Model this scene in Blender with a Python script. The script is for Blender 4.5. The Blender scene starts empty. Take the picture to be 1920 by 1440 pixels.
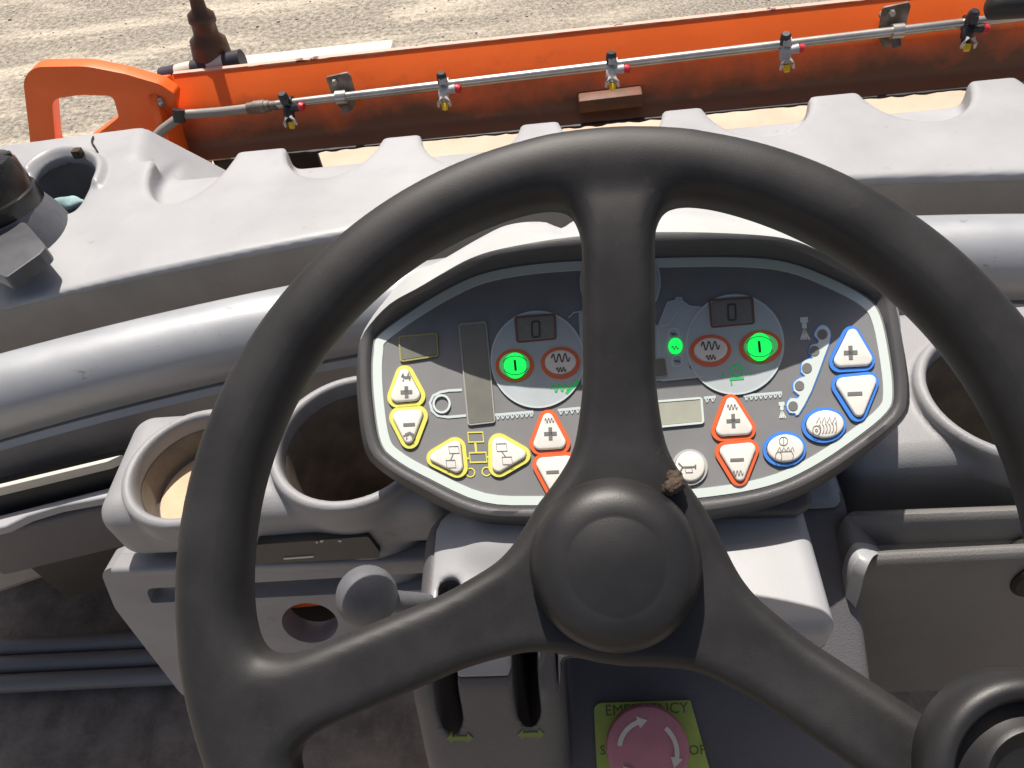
import bpy, bmesh, math, random
import numpy as np
from mathutils import Vector, Matrix, noise as mnoise

S = bpy.context.scene
COL = S.collection
random.seed(7)
rng = np.random.default_rng(7)
RAD = math.radians

# ------------------------------------------------------------------ camera
CAM = np.array([0.0, 0.0, 2.0])
FPX = 1440.0                       # focal length in pixels of a 1920 px wide picture
fx = -0.0925; c_ = math.sqrt(1 - fx * fx)
FW = np.array([fx, math.cos(RAD(48)) * c_, -math.sin(RAD(48)) * c_])
up0 = np.array([0, 0, 1.0]) - FW * FW[2]; up0 /= np.linalg.norm(up0)
r0 = np.cross(FW, up0)
roll = math.asin(0.065 / math.hypot(up0[0], r0[0])) - math.atan2(up0[0], r0[0])
UP = math.cos(roll) * up0 + math.sin(roll) * r0
RT = np.cross(FW, UP)
cd = bpy.data.cameras.new('camera'); cam = bpy.data.objects.new('camera', cd); COL.objects.link(cam)
cam.matrix_world = Matrix(((RT[0], UP[0], -FW[0], CAM[0]), (RT[1], UP[1], -FW[1], CAM[1]), (RT[2], UP[2], -FW[2], CAM[2]), (0, 0, 0, 1)))
cd.sensor_width = 36; cd.lens = 27.0; cd.clip_start = 0.02; cd.clip_end = 500
S.camera = cam
S.render.resolution_x, S.render.resolution_y = 1024, 768

# ------------------------------------------------------------------ sky, sun, exposure
SUN_EL, SUN_AZ = 64.0, -9.0        # azimuth from straight ahead, negative is to the left
w = bpy.data.worlds.new('World'); S.world = w; w.use_nodes = True
nt = w.node_tree; bg = nt.nodes['Background']
sky = nt.nodes.new('ShaderNodeTexSky'); sky.sky_type = 'NISHITA'; sky.sun_disc = False
sky.sun_elevation = RAD(SUN_EL); sky.sun_rotation = RAD(SUN_AZ); sky.air_density = 0.7; sky.dust_density = 3.0; sky.ozone_density = 0.3
tint = nt.nodes.new('ShaderNodeMix'); tint.data_type = 'RGBA'; tint.blend_type = 'MULTIPLY'; tint.inputs[0].default_value = 1.0; tint.inputs[7].default_value = (1.0, 0.93, 0.84, 1)   # the camera's white balance
nt.links.new(sky.outputs[0], tint.inputs[6]); nt.links.new(tint.outputs[2], bg.inputs[0]); bg.inputs[1].default_value = 0.085
sl = bpy.data.lights.new('sun', 'SUN'); sun = bpy.data.objects.new('sun', sl); COL.objects.link(sun)
sl.energy = 4.4; sl.angle = RAD(0.55); sl.color = (1.0, 0.94, 0.86)
TO_SUN = Vector((math.sin(RAD(SUN_AZ)) * math.cos(RAD(SUN_EL)), math.cos(RAD(SUN_AZ)) * math.cos(RAD(SUN_EL)), math.sin(RAD(SUN_EL))))
sun.rotation_euler = TO_SUN.to_track_quat('Z', 'Y').to_euler()
V = S.view_settings; V.view_transform = 'Standard'; V.look = 'None'; V.gamma = 1.0; V.use_curve_mapping = False
V.exposure = 0.32

# ------------------------------------------------------------------ points of the place from measured sight lines
def ray(u, v): return FW + (u - 960) / FPX * RT + (720 - v) / FPX * UP
def PD(u, v, d): return CAM + ray(u, v) * d
def PZ(u, v, z): r = ray(u, v); return CAM + r * ((z - CAM[2]) / r[2])
def PY(u, v, y): r = ray(u, v); return CAM + r * (y / r[1])
def PP(u, v, p0, n): r = ray(u, v); return CAM + r * (np.dot(p0 - CAM, n) / np.dot(r, n))

# ------------------------------------------------------------------ materials
MATS = {}
def mat(name, col, rough=0.5, metal=0.0, var=0.0, vscale=12.0, bump=0.0, bscale=300.0, col2=None, spots=0.0, spot_col=(0.2, 0.15, 0.1), spot_scale=40.0,
        emit=None, estr=0.0, coat=0.0, spec=0.5, spot_edge=(0.62, 0.72), stretch=None, trans=0.0):
    m = bpy.data.materials.new(name); m.use_nodes = True
    N = m.node_tree.nodes; L = m.node_tree.links
    b = N['Principled BSDF']
    b.inputs['Base Color'].default_value = (*col, 1); b.inputs['Roughness'].default_value = rough; b.inputs['Metallic'].default_value = metal
    b.inputs['Specular IOR Level'].default_value = spec
    if coat: b.inputs['Coat Weight'].default_value = coat; b.inputs['Coat Roughness'].default_value = 0.08
    if trans: b.inputs['Transmission Weight'].default_value = trans
    if emit: b.inputs['Emission Color'].default_value = (*emit, 1); b.inputs['Emission Strength'].default_value = estr
    tc = N.new('ShaderNodeNewGeometry'); src = tc.outputs['Position']
    if stretch:
        mp = N.new('ShaderNodeMapping'); mp.inputs['Scale'].default_value = stretch; L.new(src, mp.inputs['Vector']); src = mp.outputs[0]
    cur = None
    if var or col2:
        t = N.new('ShaderNodeTexNoise'); t.inputs['Scale'].default_value = vscale; t.inputs['Detail'].default_value = 5; t.inputs['Roughness'].default_value = 0.6
        L.new(src, t.inputs['Vector'])
        mr = N.new('ShaderNodeMapRange'); mr.inputs[1].default_value = 0.35; mr.inputs[2].default_value = 0.65
        L.new(t.outputs['Fac'], mr.inputs[0])
        mx = N.new('ShaderNodeMix'); mx.data_type = 'RGBA'
        L.new(mr.outputs[0], mx.inputs[0])
        if col2: A, B = col, col2
        else: A = tuple(c * (1 - var) for c in col); B = tuple(min(1, c * (1 + var)) for c in col)
        mx.inputs[6].default_value = (*A, 1); mx.inputs[7].default_value = (*B, 1)
        cur = mx.outputs[2]
        rr = N.new('ShaderNodeMapRange'); rr.inputs[3].default_value = max(0.02, rough - 0.08); rr.inputs[4].default_value = min(1, rough + 0.08)
        L.new(t.outputs['Fac'], rr.inputs[0]); L.new(rr.outputs[0], b.inputs['Roughness'])
    if spots:
        t2 = N.new('ShaderNodeTexNoise'); t2.inputs['Scale'].default_value = spot_scale; t2.inputs['Detail'].default_value = 6; t2.inputs['Roughness'].default_value = 0.7
        L.new(src, t2.inputs['Vector'])
        m2 = N.new('ShaderNodeMapRange'); m2.inputs[1].default_value = spot_edge[0]; m2.inputs[2].default_value = spot_edge[1]; m2.inputs[4].default_value = spots
        L.new(t2.outputs['Fac'], m2.inputs[0])
        x2 = N.new('ShaderNodeMix'); x2.data_type = 'RGBA'; L.new(m2.outputs[0], x2.inputs[0])
        if cur: L.new(cur, x2.inputs[6])
        else: x2.inputs[6].default_value = (*col, 1)
        x2.inputs[7].default_value = (*spot_col, 1); cur = x2.outputs[2]
    if cur: L.new(cur, b.inputs['Base Color'])
    if bump:
        t3 = N.new('ShaderNodeTexNoise'); t3.inputs['Scale'].default_value = bscale; t3.inputs['Detail'].default_value = 4
        L.new(tc.outputs['Position'], t3.inputs['Vector'])
        bp = N.new('ShaderNodeBump'); bp.inputs['Strength'].default_value = bump; bp.inputs['Distance'].default_value = 0.002
        L.new(t3.outputs['Fac'], bp.inputs['Height']); L.new(bp.outputs[0], b.inputs['Normal'])
    MATS[name] = m
    return m

mat('wheel_black', (0.0205, 0.0196, 0.0204), 0.53, var=0.3, vscale=30, bump=0.10, bscale=2200, spots=0.5, spot_col=(0.075, 0.066, 0.06), spot_scale=75, spot_edge=(0.64, 0.76))
mat('hub_black', (0.020, 0.0195, 0.0205), 0.45, var=0.2, vscale=30, bump=0.06, bscale=1600)
mat('cover_plastic', (0.385, 0.39, 0.405), 0.40, var=0.09, vscale=7, bump=0.035, bscale=700, spots=0.7, spot_col=(0.22, 0.18, 0.135), spot_scale=48, spot_edge=(0.63, 0.75))
mat('grey_plastic', (0.295, 0.296, 0.308), 0.45, var=0.10, vscale=10, bump=0.22, bscale=1300, spots=0.75, spot_col=(0.17, 0.135, 0.10), spot_scale=42, spot_edge=(0.62, 0.74))
mat('panel_grey_shaded', (0.165, 0.16, 0.155), 0.5, var=0.1, vscale=9, bump=0.3, bscale=1200, spots=0.6, spot_col=(0.10, 0.085, 0.07), spot_scale=35, spot_edge=(0.60, 0.76))  # darker copy of the grey plastic, painting weaker light on the right panel
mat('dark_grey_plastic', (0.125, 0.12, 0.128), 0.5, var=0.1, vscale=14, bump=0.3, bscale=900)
mat('rail_paint', (0.42, 0.435, 0.46), 0.42, metal=0.35, var=0.05, vscale=16, bump=0.03, bscale=500, spots=0.8, spot_col=(0.19, 0.12, 0.07), spot_scale=26, spot_edge=(0.64, 0.72), stretch=(1, 1.6, 1.6))
mat('bulkhead_paint', (0.36, 0.335, 0.31), 0.55, var=0.12, vscale=10, bump=0.15, bscale=500)
mat('housing_grey', (0.075, 0.074, 0.078), 0.42, var=0.06, vscale=20, bump=0.2, bscale=1500)
mat('housing_shell', (0.50, 0.525, 0.53), 0.4, var=0.06, vscale=14, bump=0.1, bscale=800)
mat('face_charcoal', (0.25, 0.254, 0.26), 0.30, spec=0.25, var=0.05, vscale=30, bump=0.05, bscale=1800, spots=0.4, spot_col=(0.3, 0.28, 0.25), spot_scale=160, spot_edge=(0.74, 0.82))
mat('print_pale', (0.70, 0.78, 0.75), 0.35)
mat('print_slate', (0.50, 0.555, 0.58), 0.32, spec=0.3, var=0.04, vscale=40)
mat('print_line', (0.62, 0.70, 0.71), 0.35)
mat('ring_yellow', (0.80, 0.76, 0.16), 0.35)
mat('ring_orange', (0.84, 0.15, 0.05), 0.35)
mat('ring_blue', (0.07, 0.26, 0.80), 0.35)
mat('ring_grey', (0.5, 0.5, 0.49), 0.4)
mat('pad_white', (0.86, 0.84, 0.78), 0.4, var=0.04, vscale=120)
mat('symbol_dark', (0.035, 0.035, 0.04), 0.4)
mat('symbol_grey', (0.20, 0.20, 0.20), 0.4)
mat('lamp_green', (0.05, 0.6, 0.12), 0.4, emit=(0.0, 1.0, 0.10), estr=0.9)
mat('lamp_green_soft', (0.25, 0.62, 0.3), 0.4, emit=(0.03, 0.6, 0.12), estr=0.28)
mat('print_green', (0.05, 0.40, 0.14), 0.4, emit=(0.0, 0.5, 0.1), estr=0.22)
mat('lcd', (0.205, 0.205, 0.18), 0.25, var=0.08, vscale=60)
mat('lcd_pale', (0.42, 0.43, 0.36), 0.3, var=0.05, vscale=60)
mat('lcd_frame_brown', (0.20, 0.095, 0.065), 0.4)
mat('lcd_frame_grey', (0.40, 0.40, 0.37), 0.4)
mat('lcd_frame_yellow', (0.36, 0.34, 0.12), 0.4)
mat('lcd_digit', (0.05, 0.052, 0.045), 0.4)
mat('orange_paint', (0.95, 0.150, 0.018), 0.38, var=0.06, vscale=7, bump=0.05, bscale=300, spots=0.5, spot_col=(0.30, 0.07, 0.025), spot_scale=9, spot_edge=(0.58, 0.78))
mat('muddy_steel', (0.20, 0.065, 0.028), 0.6, col2=(0.11, 0.06, 0.034), vscale=40)
mat('worn_edge', (0.72, 0.42, 0.33), 0.5, spots=1.0, spot_col=(0.09, 0.04, 0.03), spot_scale=10, spot_edge=(0.57, 0.59))
mat('galvanised', (0.56, 0.54, 0.50), 0.3, metal=0.75, var=0.15, vscale=20)
mat('bracket_steel', (0.13, 0.09, 0.065), 0.55, metal=0.2, col2=(0.30, 0.27, 0.24), vscale=40)
mat('nozzle_black', (0.03, 0.03, 0.035), 0.3)
mat('nozzle_grey', (0.46, 0.46, 0.47), 0.4, var=0.2, vscale=90)
mat('nozzle_yellow', (0.80, 0.55, 0.02), 0.4)
mat('nozzle_red', (0.65, 0.035, 0.05), 0.4)
mat('hose_grey', (0.30, 0.28, 0.26), 0.5, var=0.1)
mat('drum_steel', (0.56, 0.425, 0.32), 0.62, var=0.10, vscale=9, bump=0.3, bscale=60, spots=0.7, spot_col=(0.30, 0.22, 0.15), spot_scale=30, spot_edge=(0.66, 0.74))
mat('rubber', (0.028, 0.026, 0.025), 0.6, var=0.2, vscale=20)
mat('floor_rubber', (0.25, 0.212, 0.185), 0.75, var=0.3, vscale=25, bump=0.6, bscale=160, spots=0.6, spot_col=(0.36, 0.31, 0.26), spot_scale=45, spot_edge=(0.50, 0.75))
mat('boot_brown', (0.045, 0.033, 0.028), 0.5, col2=(0.12, 0.050, 0.022), vscale=12)
mat('stripe_white', (0.66, 0.62, 0.55), 0.5)
mat('stripe_black', (0.035, 0.03, 0.045), 0.5)
mat('cup_dark', (0.10, 0.088, 0.078), 0.6, col2=(0.20, 0.165, 0.13), vscale=30)
mat('cup_sun_patch', (0.62, 0.47, 0.32), 0.9, var=0.1, vscale=40)
mat('ridge_metal', (0.24, 0.235, 0.235), 0.35)
mat('cap_black', (0.016, 0.0155, 0.0155), 0.26, var=0.2, vscale=30)
mat('lever_grey', (0.135, 0.14, 0.155), 0.5, var=0.1, vscale=60, bump=0.3, bscale=1500)
mat('latch_grey', (0.085, 0.087, 0.098), 0.4, var=0.1, vscale=40)
mat('stop_red', (0.52, 0.21, 0.25), 0.4, var=0.05, vscale=80, bump=0.2, bscale=1500)
mat('stop_plate', (0.40, 0.52, 0.11), 0.5, var=0.1, vscale=60)
mat('faded_print', (0.10, 0.14, 0.045), 0.5)
mat('print_arrow', (0.15, 0.22, 0.05), 0.5)
mat('slot_dark', (0.018, 0.014, 0.012), 0.8)
mat('label_black', (0.05, 0.048, 0.045), 0.45)
mat('rag_cloth', (0.28, 0.42, 0.44), 0.85, var=0.25, vscale=60)
mat('mud', (0.045, 0.030, 0.022), 0.95, col2=(0.12, 0.085, 0.062), vscale=260, bump=1.0, bscale=500)
mat('stone', (0.34, 0.30, 0.24), 0.85, col2=(0.60, 0.54, 0.44), vscale=35, bump=0.5, bscale=120)

def muddy(name, base, mud, z0, z1):   # paint with mud splashed up from below a height that wanders along the beam
    m = MATS[base].copy(); m.name = name; N = m.node_tree.nodes; L = m.node_tree.links; b = N['Principled BSDF']
    old = b.inputs['Base Color'].links[0].from_socket
    g = N.new('ShaderNodeNewGeometry'); sep = N.new('ShaderNodeSeparateXYZ'); L.new(g.outputs['Position'], sep.inputs[0])
    t = N.new('ShaderNodeTexNoise'); t.inputs['Scale'].default_value = 7; t.inputs['Detail'].default_value = 7; t.inputs['Roughness'].default_value = 0.65; L.new(g.outputs['Position'], t.inputs['Vector'])
    k = N.new('ShaderNodeMath'); k.operation = 'MULTIPLY_ADD'; L.new(t.outputs['Fac'], k.inputs[0]); k.inputs[1].default_value = -0.13; L.new(sep.outputs[2], k.inputs[2])
    r = N.new('ShaderNodeMapRange'); r.inputs[1].default_value = z0 - 0.065; r.inputs[2].default_value = z1 - 0.065; r.inputs[3].default_value = 0.92; r.inputs[4].default_value = 0.0; L.new(k.outputs[0], r.inputs[0])
    x = N.new('ShaderNodeMix'); x.data_type = 'RGBA'; L.new(r.outputs[0], x.inputs[0]); L.new(old, x.inputs[6]); x.inputs[7].default_value = (*mud, 1)
    L.new(x.outputs[2], b.inputs['Base Color']); MATS[name] = m
muddy('muddy_orange', 'orange_paint', (0.10, 0.058, 0.031), 1.383, 1.428)

# ------------------------------------------------------------------ mesh helpers
def tag(o, label=None, cat=None, group=None, kind=None):
    if label: o['label'] = label
    if cat: o['category'] = cat
    if group: o['group'] = group
    if kind: o['kind'] = kind
    return o
def thing(name, label, cat, loc, group=None):
    o = bpy.data.objects.new(name, None); COL.objects.link(o); o.location = [float(c) for c in loc]; o.empty_display_size = 0.02
    return tag(o, label, cat, group)
def adopt(o, parent):
    o.parent = parent
    p = Vector((0, 0, 0)); q = parent
    while q is not None: p = p + Vector(q.location); q = q.parent
    o.location = Vector(o.location) - p
    return o
def obj(name, verts, faces, m, parent=None, smooth=False, auto=None):
    """mesh given in world coordinates; the object's origin is set at its middle"""
    verts = np.asarray(verts, dtype=float)
    c = (verts.max(0) + verts.min(0)) / 2
    me = bpy.data.meshes.new(name); me.from_pydata((verts - c).tolist(), [], [list(map(int, f)) for f in faces])
    ms = m if isinstance(m, (list, tuple)) else [m]
    for k in ms: me.materials.append(MATS[k])
    me.update()
    if smooth: me.polygons.foreach_set('use_smooth', [True] * len(me.polygons))
    if auto is not None: me.set_sharp_from_angle(angle=RAD(auto))
    o = bpy.data.objects.new(name, me); COL.objects.link(o); o.location = c
    if parent is not None: adopt(o, parent)
    return o
def from_bm(name, bm, m, parent=None, smooth=True, auto=35):
    bmesh.ops.recalc_face_normals(bm, faces=bm.faces)
    bm.verts.index_update()
    v = np.array([x.co[:] for x in bm.verts]); f = [[x.index for x in q.verts] for q in bm.faces]
    mi = [q.material_index for q in bm.faces]
    bm.free()
    o = obj(name, v, f, m, parent, smooth, auto)
    if any(mi): o.data.polygons.foreach_set('material_index', mi)
    return o

def rounded(poly, r, n=5):
    """2-D polygon with its corners rounded; r one radius or one for each corner"""
    P = np.asarray(poly, float); N = len(P); out = []
    for i in range(N):
        a, b, c = P[i - 1], P[i], P[(i + 1) % N]
        rr = r[i] if hasattr(r, '__len__') else r
        d1 = a - b; l1 = np.linalg.norm(d1); d2 = c - b; l2 = np.linalg.norm(d2); d1 /= l1; d2 /= l2
        ang = math.acos(max(-1, min(1, float(d1 @ d2))))
        t = min(rr / math.tan(ang / 2), l1 * 0.49, l2 * 0.49)
        p, q = b + d1 * t, b + d2 * t; bi = d1 + d2; lb_ = np.linalg.norm(bi)
        if lb_ < 1e-6 or t < 1e-9: out += [p, q]; continue
        r_ = t * math.tan(ang / 2); cc_ = b + bi / lb_ * (r_ / math.sin(ang / 2))
        e0, e1 = p - cc_, q - cc_; tot = math.acos(max(-1, min(1, float(e0 @ e1) / (r_ * r_))))
        for k in range(n + 1):
            s_ = k / n
            if tot < 1e-4: out.append(p + (q - p) * s_)
            else: out.append(cc_ + (math.sin((1 - s_) * tot) * e0 + math.sin(s_ * tot) * e1) / math.sin(tot))
    return np.array(out)
def ellipse(cx, cy, rx, ry, n=40, rot=0.0):
    t = np.linspace(0, 2 * np.pi, n, endpoint=False); c, s = math.cos(rot), math.sin(rot)
    x, y = rx * np.cos(t), ry * np.sin(t)
    return np.c_[cx + c * x - s * y, cy + s * x + c * y]
def inset(poly, d):
    """shrink a star-shaped closed outline by about d (both orientations)"""
    P = np.asarray(poly, float); nx = np.roll(P, -1, 0); pv = np.roll(P, 1, 0)
    T = nx - pv; T /= np.linalg.norm(T, axis=1)[:, None] + 1e-12
    Nn = np.c_[-T[:, 1], T[:, 0]]
    if np.mean(np.sum(Nn * (P.mean(0) - P), 1)) < 0: Nn = -Nn
    return P + Nn * d
def catmull(P, n=6, closed=False):
    P = np.asarray(P, float); N = len(P); out = []
    for i in range(N if closed else N - 1):
        if closed: a, b, c, d = P[i - 1], P[i], P[(i + 1) % N], P[(i + 2) % N]
        else: a, b, c, d = P[max(i - 1, 0)], P[i], P[i + 1], P[min(i + 2, N - 1)]
        for k in range(n):
            t = k / n
            out.append(0.5 * ((2 * b) + (c - a) * t + (2 * a - 5 * b + 4 * c - d) * t * t + (3 * b - a - 3 * c + d) * t ** 3))
    if not closed: out.append(P[-1])
    return np.array(out)
def loft(rings, cap0=True, cap1=True, closed=True):
    rings = [np.asarray(r) for r in rings]; n = len(rings[0]); V_ = np.concatenate(rings); F_ = []
    for i in range(len(rings) - 1):
        for j in range(n if closed else n - 1):
            a = i * n + j; b = i * n + (j + 1) % n; F_.append((a, b, b + n, a + n))
    if cap0: F_.append(tuple(range(n - 1, -1, -1)))
    if cap1: F_.append(tuple((len(rings) - 1) * n + j for j in range(n)))
    return V_, F_
def frame_at(t):
    t = t / np.linalg.norm(t); a = np.array([0, 0, 1.0]) if abs(t[2]) < 0.9 else np.array([0, 1.0, 0])
    u = np.cross(t, a); u /= np.linalg.norm(u); return u, np.cross(u, t)
def tube(path, r, n=14, caps=True):
    P = np.asarray(path, float); rings = []
    for i in range(len(P)):
        t = P[min(i + 1, len(P) - 1)] - P[max(i - 1, 0)]; u, v = frame_at(t)
        rr = r[i] if hasattr(r, '__len__') else r
        a = np.linspace(0, 2 * np.pi, n, endpoint=False)
        rings.append(P[i] + rr * (np.cos(a)[:, None] * u + np.sin(a)[:, None] * v))
    return loft(rings, caps, caps)
def lathe(profile, origin, axis, n=48, ref=None):
    """profile: (radius, height along axis) from the middle outwards"""
    axis = np.asarray(axis, float); axis = axis / np.linalg.norm(axis)
    if ref is None: u, v = frame_at(axis)
    else:
        u = ref - axis * np.dot(ref, axis); u = u / np.linalg.norm(u); v = np.cross(axis, u)
    a = np.linspace(0, 2 * np.pi, n, endpoint=False); rings = []
    for r, h in profile: rings.append(np.asarray(origin) + axis * h + max(r, 1e-5) * (np.cos(a)[:, None] * u + np.sin(a)[:, None] * v))
    return loft(rings, True, True)
def join(*parts):
    V_ = []; F_ = []; o = 0
    for v, f in parts:
        V_.append(np.asarray(v)); F_ += [tuple(i + o for i in q) for q in f]; o += len(v)
    return np.concatenate(V_), F_
def box_v(lo, hi):
    x0, y0, z0 = lo; x1, y1, z1 = hi
    v = np.array([(x0, y0, z0), (x1, y0, z0), (x1, y1, z0), (x0, y1, z0), (x0, y0, z1), (x1, y0, z1), (x1, y1, z1), (x0, y1, z1)], float)
    return v, [(3, 2, 1, 0), (4, 5, 6, 7), (0, 1, 5, 4), (1, 2, 6, 5), (2, 3, 7, 6), (3, 0, 4, 7)]
def bevel_obj(name, V_, F_, m, parent=None, w=0.004, seg=2, ang=30):
    bm = bmesh.new(); vs = [bm.verts.new(p) for p in np.asarray(V_).tolist()]
    for f in F_: bm.faces.new([vs[i] for i in f])
    bmesh.ops.recalc_face_normals(bm, faces=bm.faces); bm.normal_update()
    ed = [e for e in bm.edges if len(e.link_faces) == 2 and e.calc_face_angle(0) > RAD(ang)]
    if w: bmesh.ops.bevel(bm, geom=ed, offset=w, segments=seg, profile=0.5, affect='EDGES', clamp_overlap=True)
    return from_bm(name, bm, m, parent)
def prism(outline, vec):
    A = np.asarray(outline); return loft([A, A + np.asarray(vec)])

# signed-distance modelling: naive surface nets over a regular grid
def sdf_mesh(fn, lo, hi, h):
    ax = [np.arange(lo[i], hi[i] + h, h) for i in range(3)]
    X, Y, Z = np.meshgrid(*ax, indexing='ij', sparse=True)
    D = np.broadcast_to(fn(X, Y, Z), tuple(len(a) for a in ax)).astype(np.float32)
    nx, ny, nz = D.shape; I = D < 0
    cnt = sum(I[a:nx - 1 + a, b:ny - 1 + b, c:nz - 1 + c].astype(np.int8) for a in (0, 1) for b in (0, 1) for c in (0, 1))
    act = (cnt > 0) & (cnt < 8); ci = np.argwhere(act); idx = np.full(act.shape, -1, np.int64); idx[act] = np.arange(len(ci))
    acc = np.zeros((len(ci), 3)); num = np.zeros(len(ci))
    cor = [(a, b, c) for a in (0, 1) for b in (0, 1) for c in (0, 1)]
    for p in cor:
        for k in range(3):
            if p[k]: continue
            q = list(p); q[k] = 1
            d0 = D[ci[:, 0] + p[0], ci[:, 1] + p[1], ci[:, 2] + p[2]]; d1 = D[ci[:, 0] + q[0], ci[:, 1] + q[1], ci[:, 2] + q[2]]
            m_ = (d0 < 0) != (d1 < 0); t = np.where(m_, d0 / np.where(m_, d0 - d1, 1), 0)
            pt = np.repeat(np.array(p, float)[None], len(ci), 0); pt[:, k] += t
            acc += np.where(m_[:, None], pt, 0); num += m_
    verts = (ci + acc / num[:, None]) * h + np.array(lo)
    faces = []
    for k in range(3):
        a, b = [(1, 2), (2, 0), (0, 1)][k]
        s0 = [slice(None)] * 3; s1 = [slice(None)] * 3; s0[k] = slice(0, -1); s1[k] = slice(1, None)
        ch = I[tuple(s0)] != I[tuple(s1)]; e = np.argwhere(ch)
        e = e[(e[:, a] > 0) & (e[:, b] > 0) & (e[:, a] < D.shape[a] - 1) & (e[:, b] < D.shape[b] - 1)]
        ins = I[e[:, 0], e[:, 1], e[:, 2]]
        def cell(da, db):
            q = e.copy(); q[:, a] -= da; q[:, b] -= db; return idx[q[:, 0], q[:, 1], q[:, 2]]
        q = np.stack([cell(1, 1), cell(0, 1), cell(0, 0), cell(1, 0)], 1)
        q[~ins] = q[~ins][:, ::-1]; faces.append(q)
    return verts, np.concatenate(faces)
def big_obj(name, v, f, m, parent=None):
    c = (v.max(0) + v.min(0)) / 2
    me = bpy.data.meshes.new(name)
    me.vertices.add(len(v)); me.vertices.foreach_set('co', (v - c).astype(np.float32).ravel())
    k = f.shape[1]
    me.loops.add(f.size); me.loops.foreach_set('vertex_index', f.astype(np.int32).ravel())
    me.polygons.add(len(f)); me.polygons.foreach_set('loop_start', np.arange(0, f.size, k, dtype=np.int32))
    me.update(calc_edges=True); me.validate()
    me.polygons.foreach_set('use_smooth', np.ones(len(me.polygons), bool))
    me.materials.append(MATS[m])
    o = bpy.data.objects.new(name, me); COL.objects.link(o); o.location = c
    if parent is not None: adopt(o, parent)
    return o
def smin(a, b, k):
    h = np.clip(0.5 + 0.5 * (b - a) / k, 0, 1); return b * (1 - h) + a * h - k * h * (1 - h)
def smax(a, b, k): return -smin(-a, -b, k)
def rbox(X, Y, Z, c, hs, r):
    qx, qy, qz = abs(X - c[0]) - hs[0] + r, abs(Y - c[1]) - hs[1] + r, abs(Z - c[2]) - hs[2] + r
    return np.sqrt(np.maximum(qx, 0) ** 2 + np.maximum(qy, 0) ** 2 + np.maximum(qz, 0) ** 2) + np.minimum(np.maximum(qx, np.maximum(qy, qz)), 0) - r

# ================================================================== SETTING
def ground_material():
    m = bpy.data.materials.new('ground_gravel'); m.use_nodes = True
    N = m.node_tree.nodes; L = m.node_tree.links; b = N['Principled BSDF']; b.inputs['Roughness'].default_value = 0.85
    g = N.new('ShaderNodeNewGeometry')
    def nz(scale, det, st=(1, 1, 1), rough=0.6):
        mp = N.new('ShaderNodeMapping'); mp.inputs['Scale'].default_value = st; mp.inputs['Rotation'].default_value = (0, 0, RAD(8)); L.new(g.outputs['Position'], mp.inputs[0])
        t = N.new('ShaderNodeTexNoise'); t.inputs['Scale'].default_value = scale; t.inputs['Detail'].default_value = det; t.inputs['Roughness'].default_value = rough
        L.new(mp.outputs[0], t.inputs['Vector']); return t.outputs['Fac']
    def rng_(s, a, b_, c=0.0, d=1.0):
        r = N.new('ShaderNodeMapRange'); r.inputs[1].default_value = a; r.inputs[2].default_value = b_; r.inputs[3].default_value = c; r.inputs[4].default_value = d
        L.new(s, r.inputs[0]); return r.outputs[0]
    def mix(f, A, B):
        x = N.new('ShaderNodeMix'); x.data_type = 'RGBA'; L.new(f, x.inputs[0])
        for i, q in ((6, A), (7, B)):
            if isinstance(q, tuple): x.inputs[i].default_value = (*q, 1)
            else: L.new(q, x.inputs[i])
        return x.outputs[2]
    grain = mix(rng_(nz(30, 6, rough=0.75), 0.40, 0.62), (0.15, 0.130, 0.104), (0.44, 0.395, 0.325))
    asph = mix(rng_(nz(60, 5, rough=0.85), 0.42, 0.62), (0.12, 0.10, 0.08), (0.46, 0.42, 0.345))
    sep = N.new('ShaderNodeSeparateXYZ'); L.new(g.outputs['Position'], sep.inputs[0])
    ad = N.new('ShaderNodeMath'); ad.operation = 'ADD'; L.new(sep.outputs[0], ad.inputs[0])
    L.new(rng_(nz(1.2, 3), 0.3, 0.7, -0.8, 0.8), ad.inputs[1])
    col = mix(rng_(ad.outputs[0], -0.6, 0.9), grain, asph)
    sand = mix(rng_(nz(30, 6, rough=0.75), 0.36, 0.62), (0.33, 0.285, 0.225), (0.62, 0.555, 0.455))
    streak = rng_(nz(1.1, 6, (0.8, 3.0, 1), 0.68), 0.47, 0.60)
    mm = N.new('ShaderNodeMath'); mm.operation = 'MULTIPLY'; L.new(streak, mm.inputs[0]); L.new(rng_(ad.outputs[0], 0.8, -0.8), mm.inputs[1])
    col = mix(mm.outputs[0], col, sand)
    L.new(col, b.inputs['Base Color'])
    bp = N.new('ShaderNodeBump'); bp.inputs['Strength'].default_value = 1.0; bp.inputs['Distance'].default_value = 0.007
    L.new(nz(60, 6), bp.inputs['Height']); L.new(bp.outputs[0], b.inputs['Normal'])
    MATS['ground_gravel'] = m
ground_material()
gv = np.array([(-150, -150, 0), (150, -150, 0), (150, 150, 0), (-150, 150, 0)], float)
tag(obj('ground', gv, [(0, 1, 2, 3)], 'ground_gravel'), 'dusty tan gravel ground beyond the machine', 'ground', kind='structure')
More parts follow.
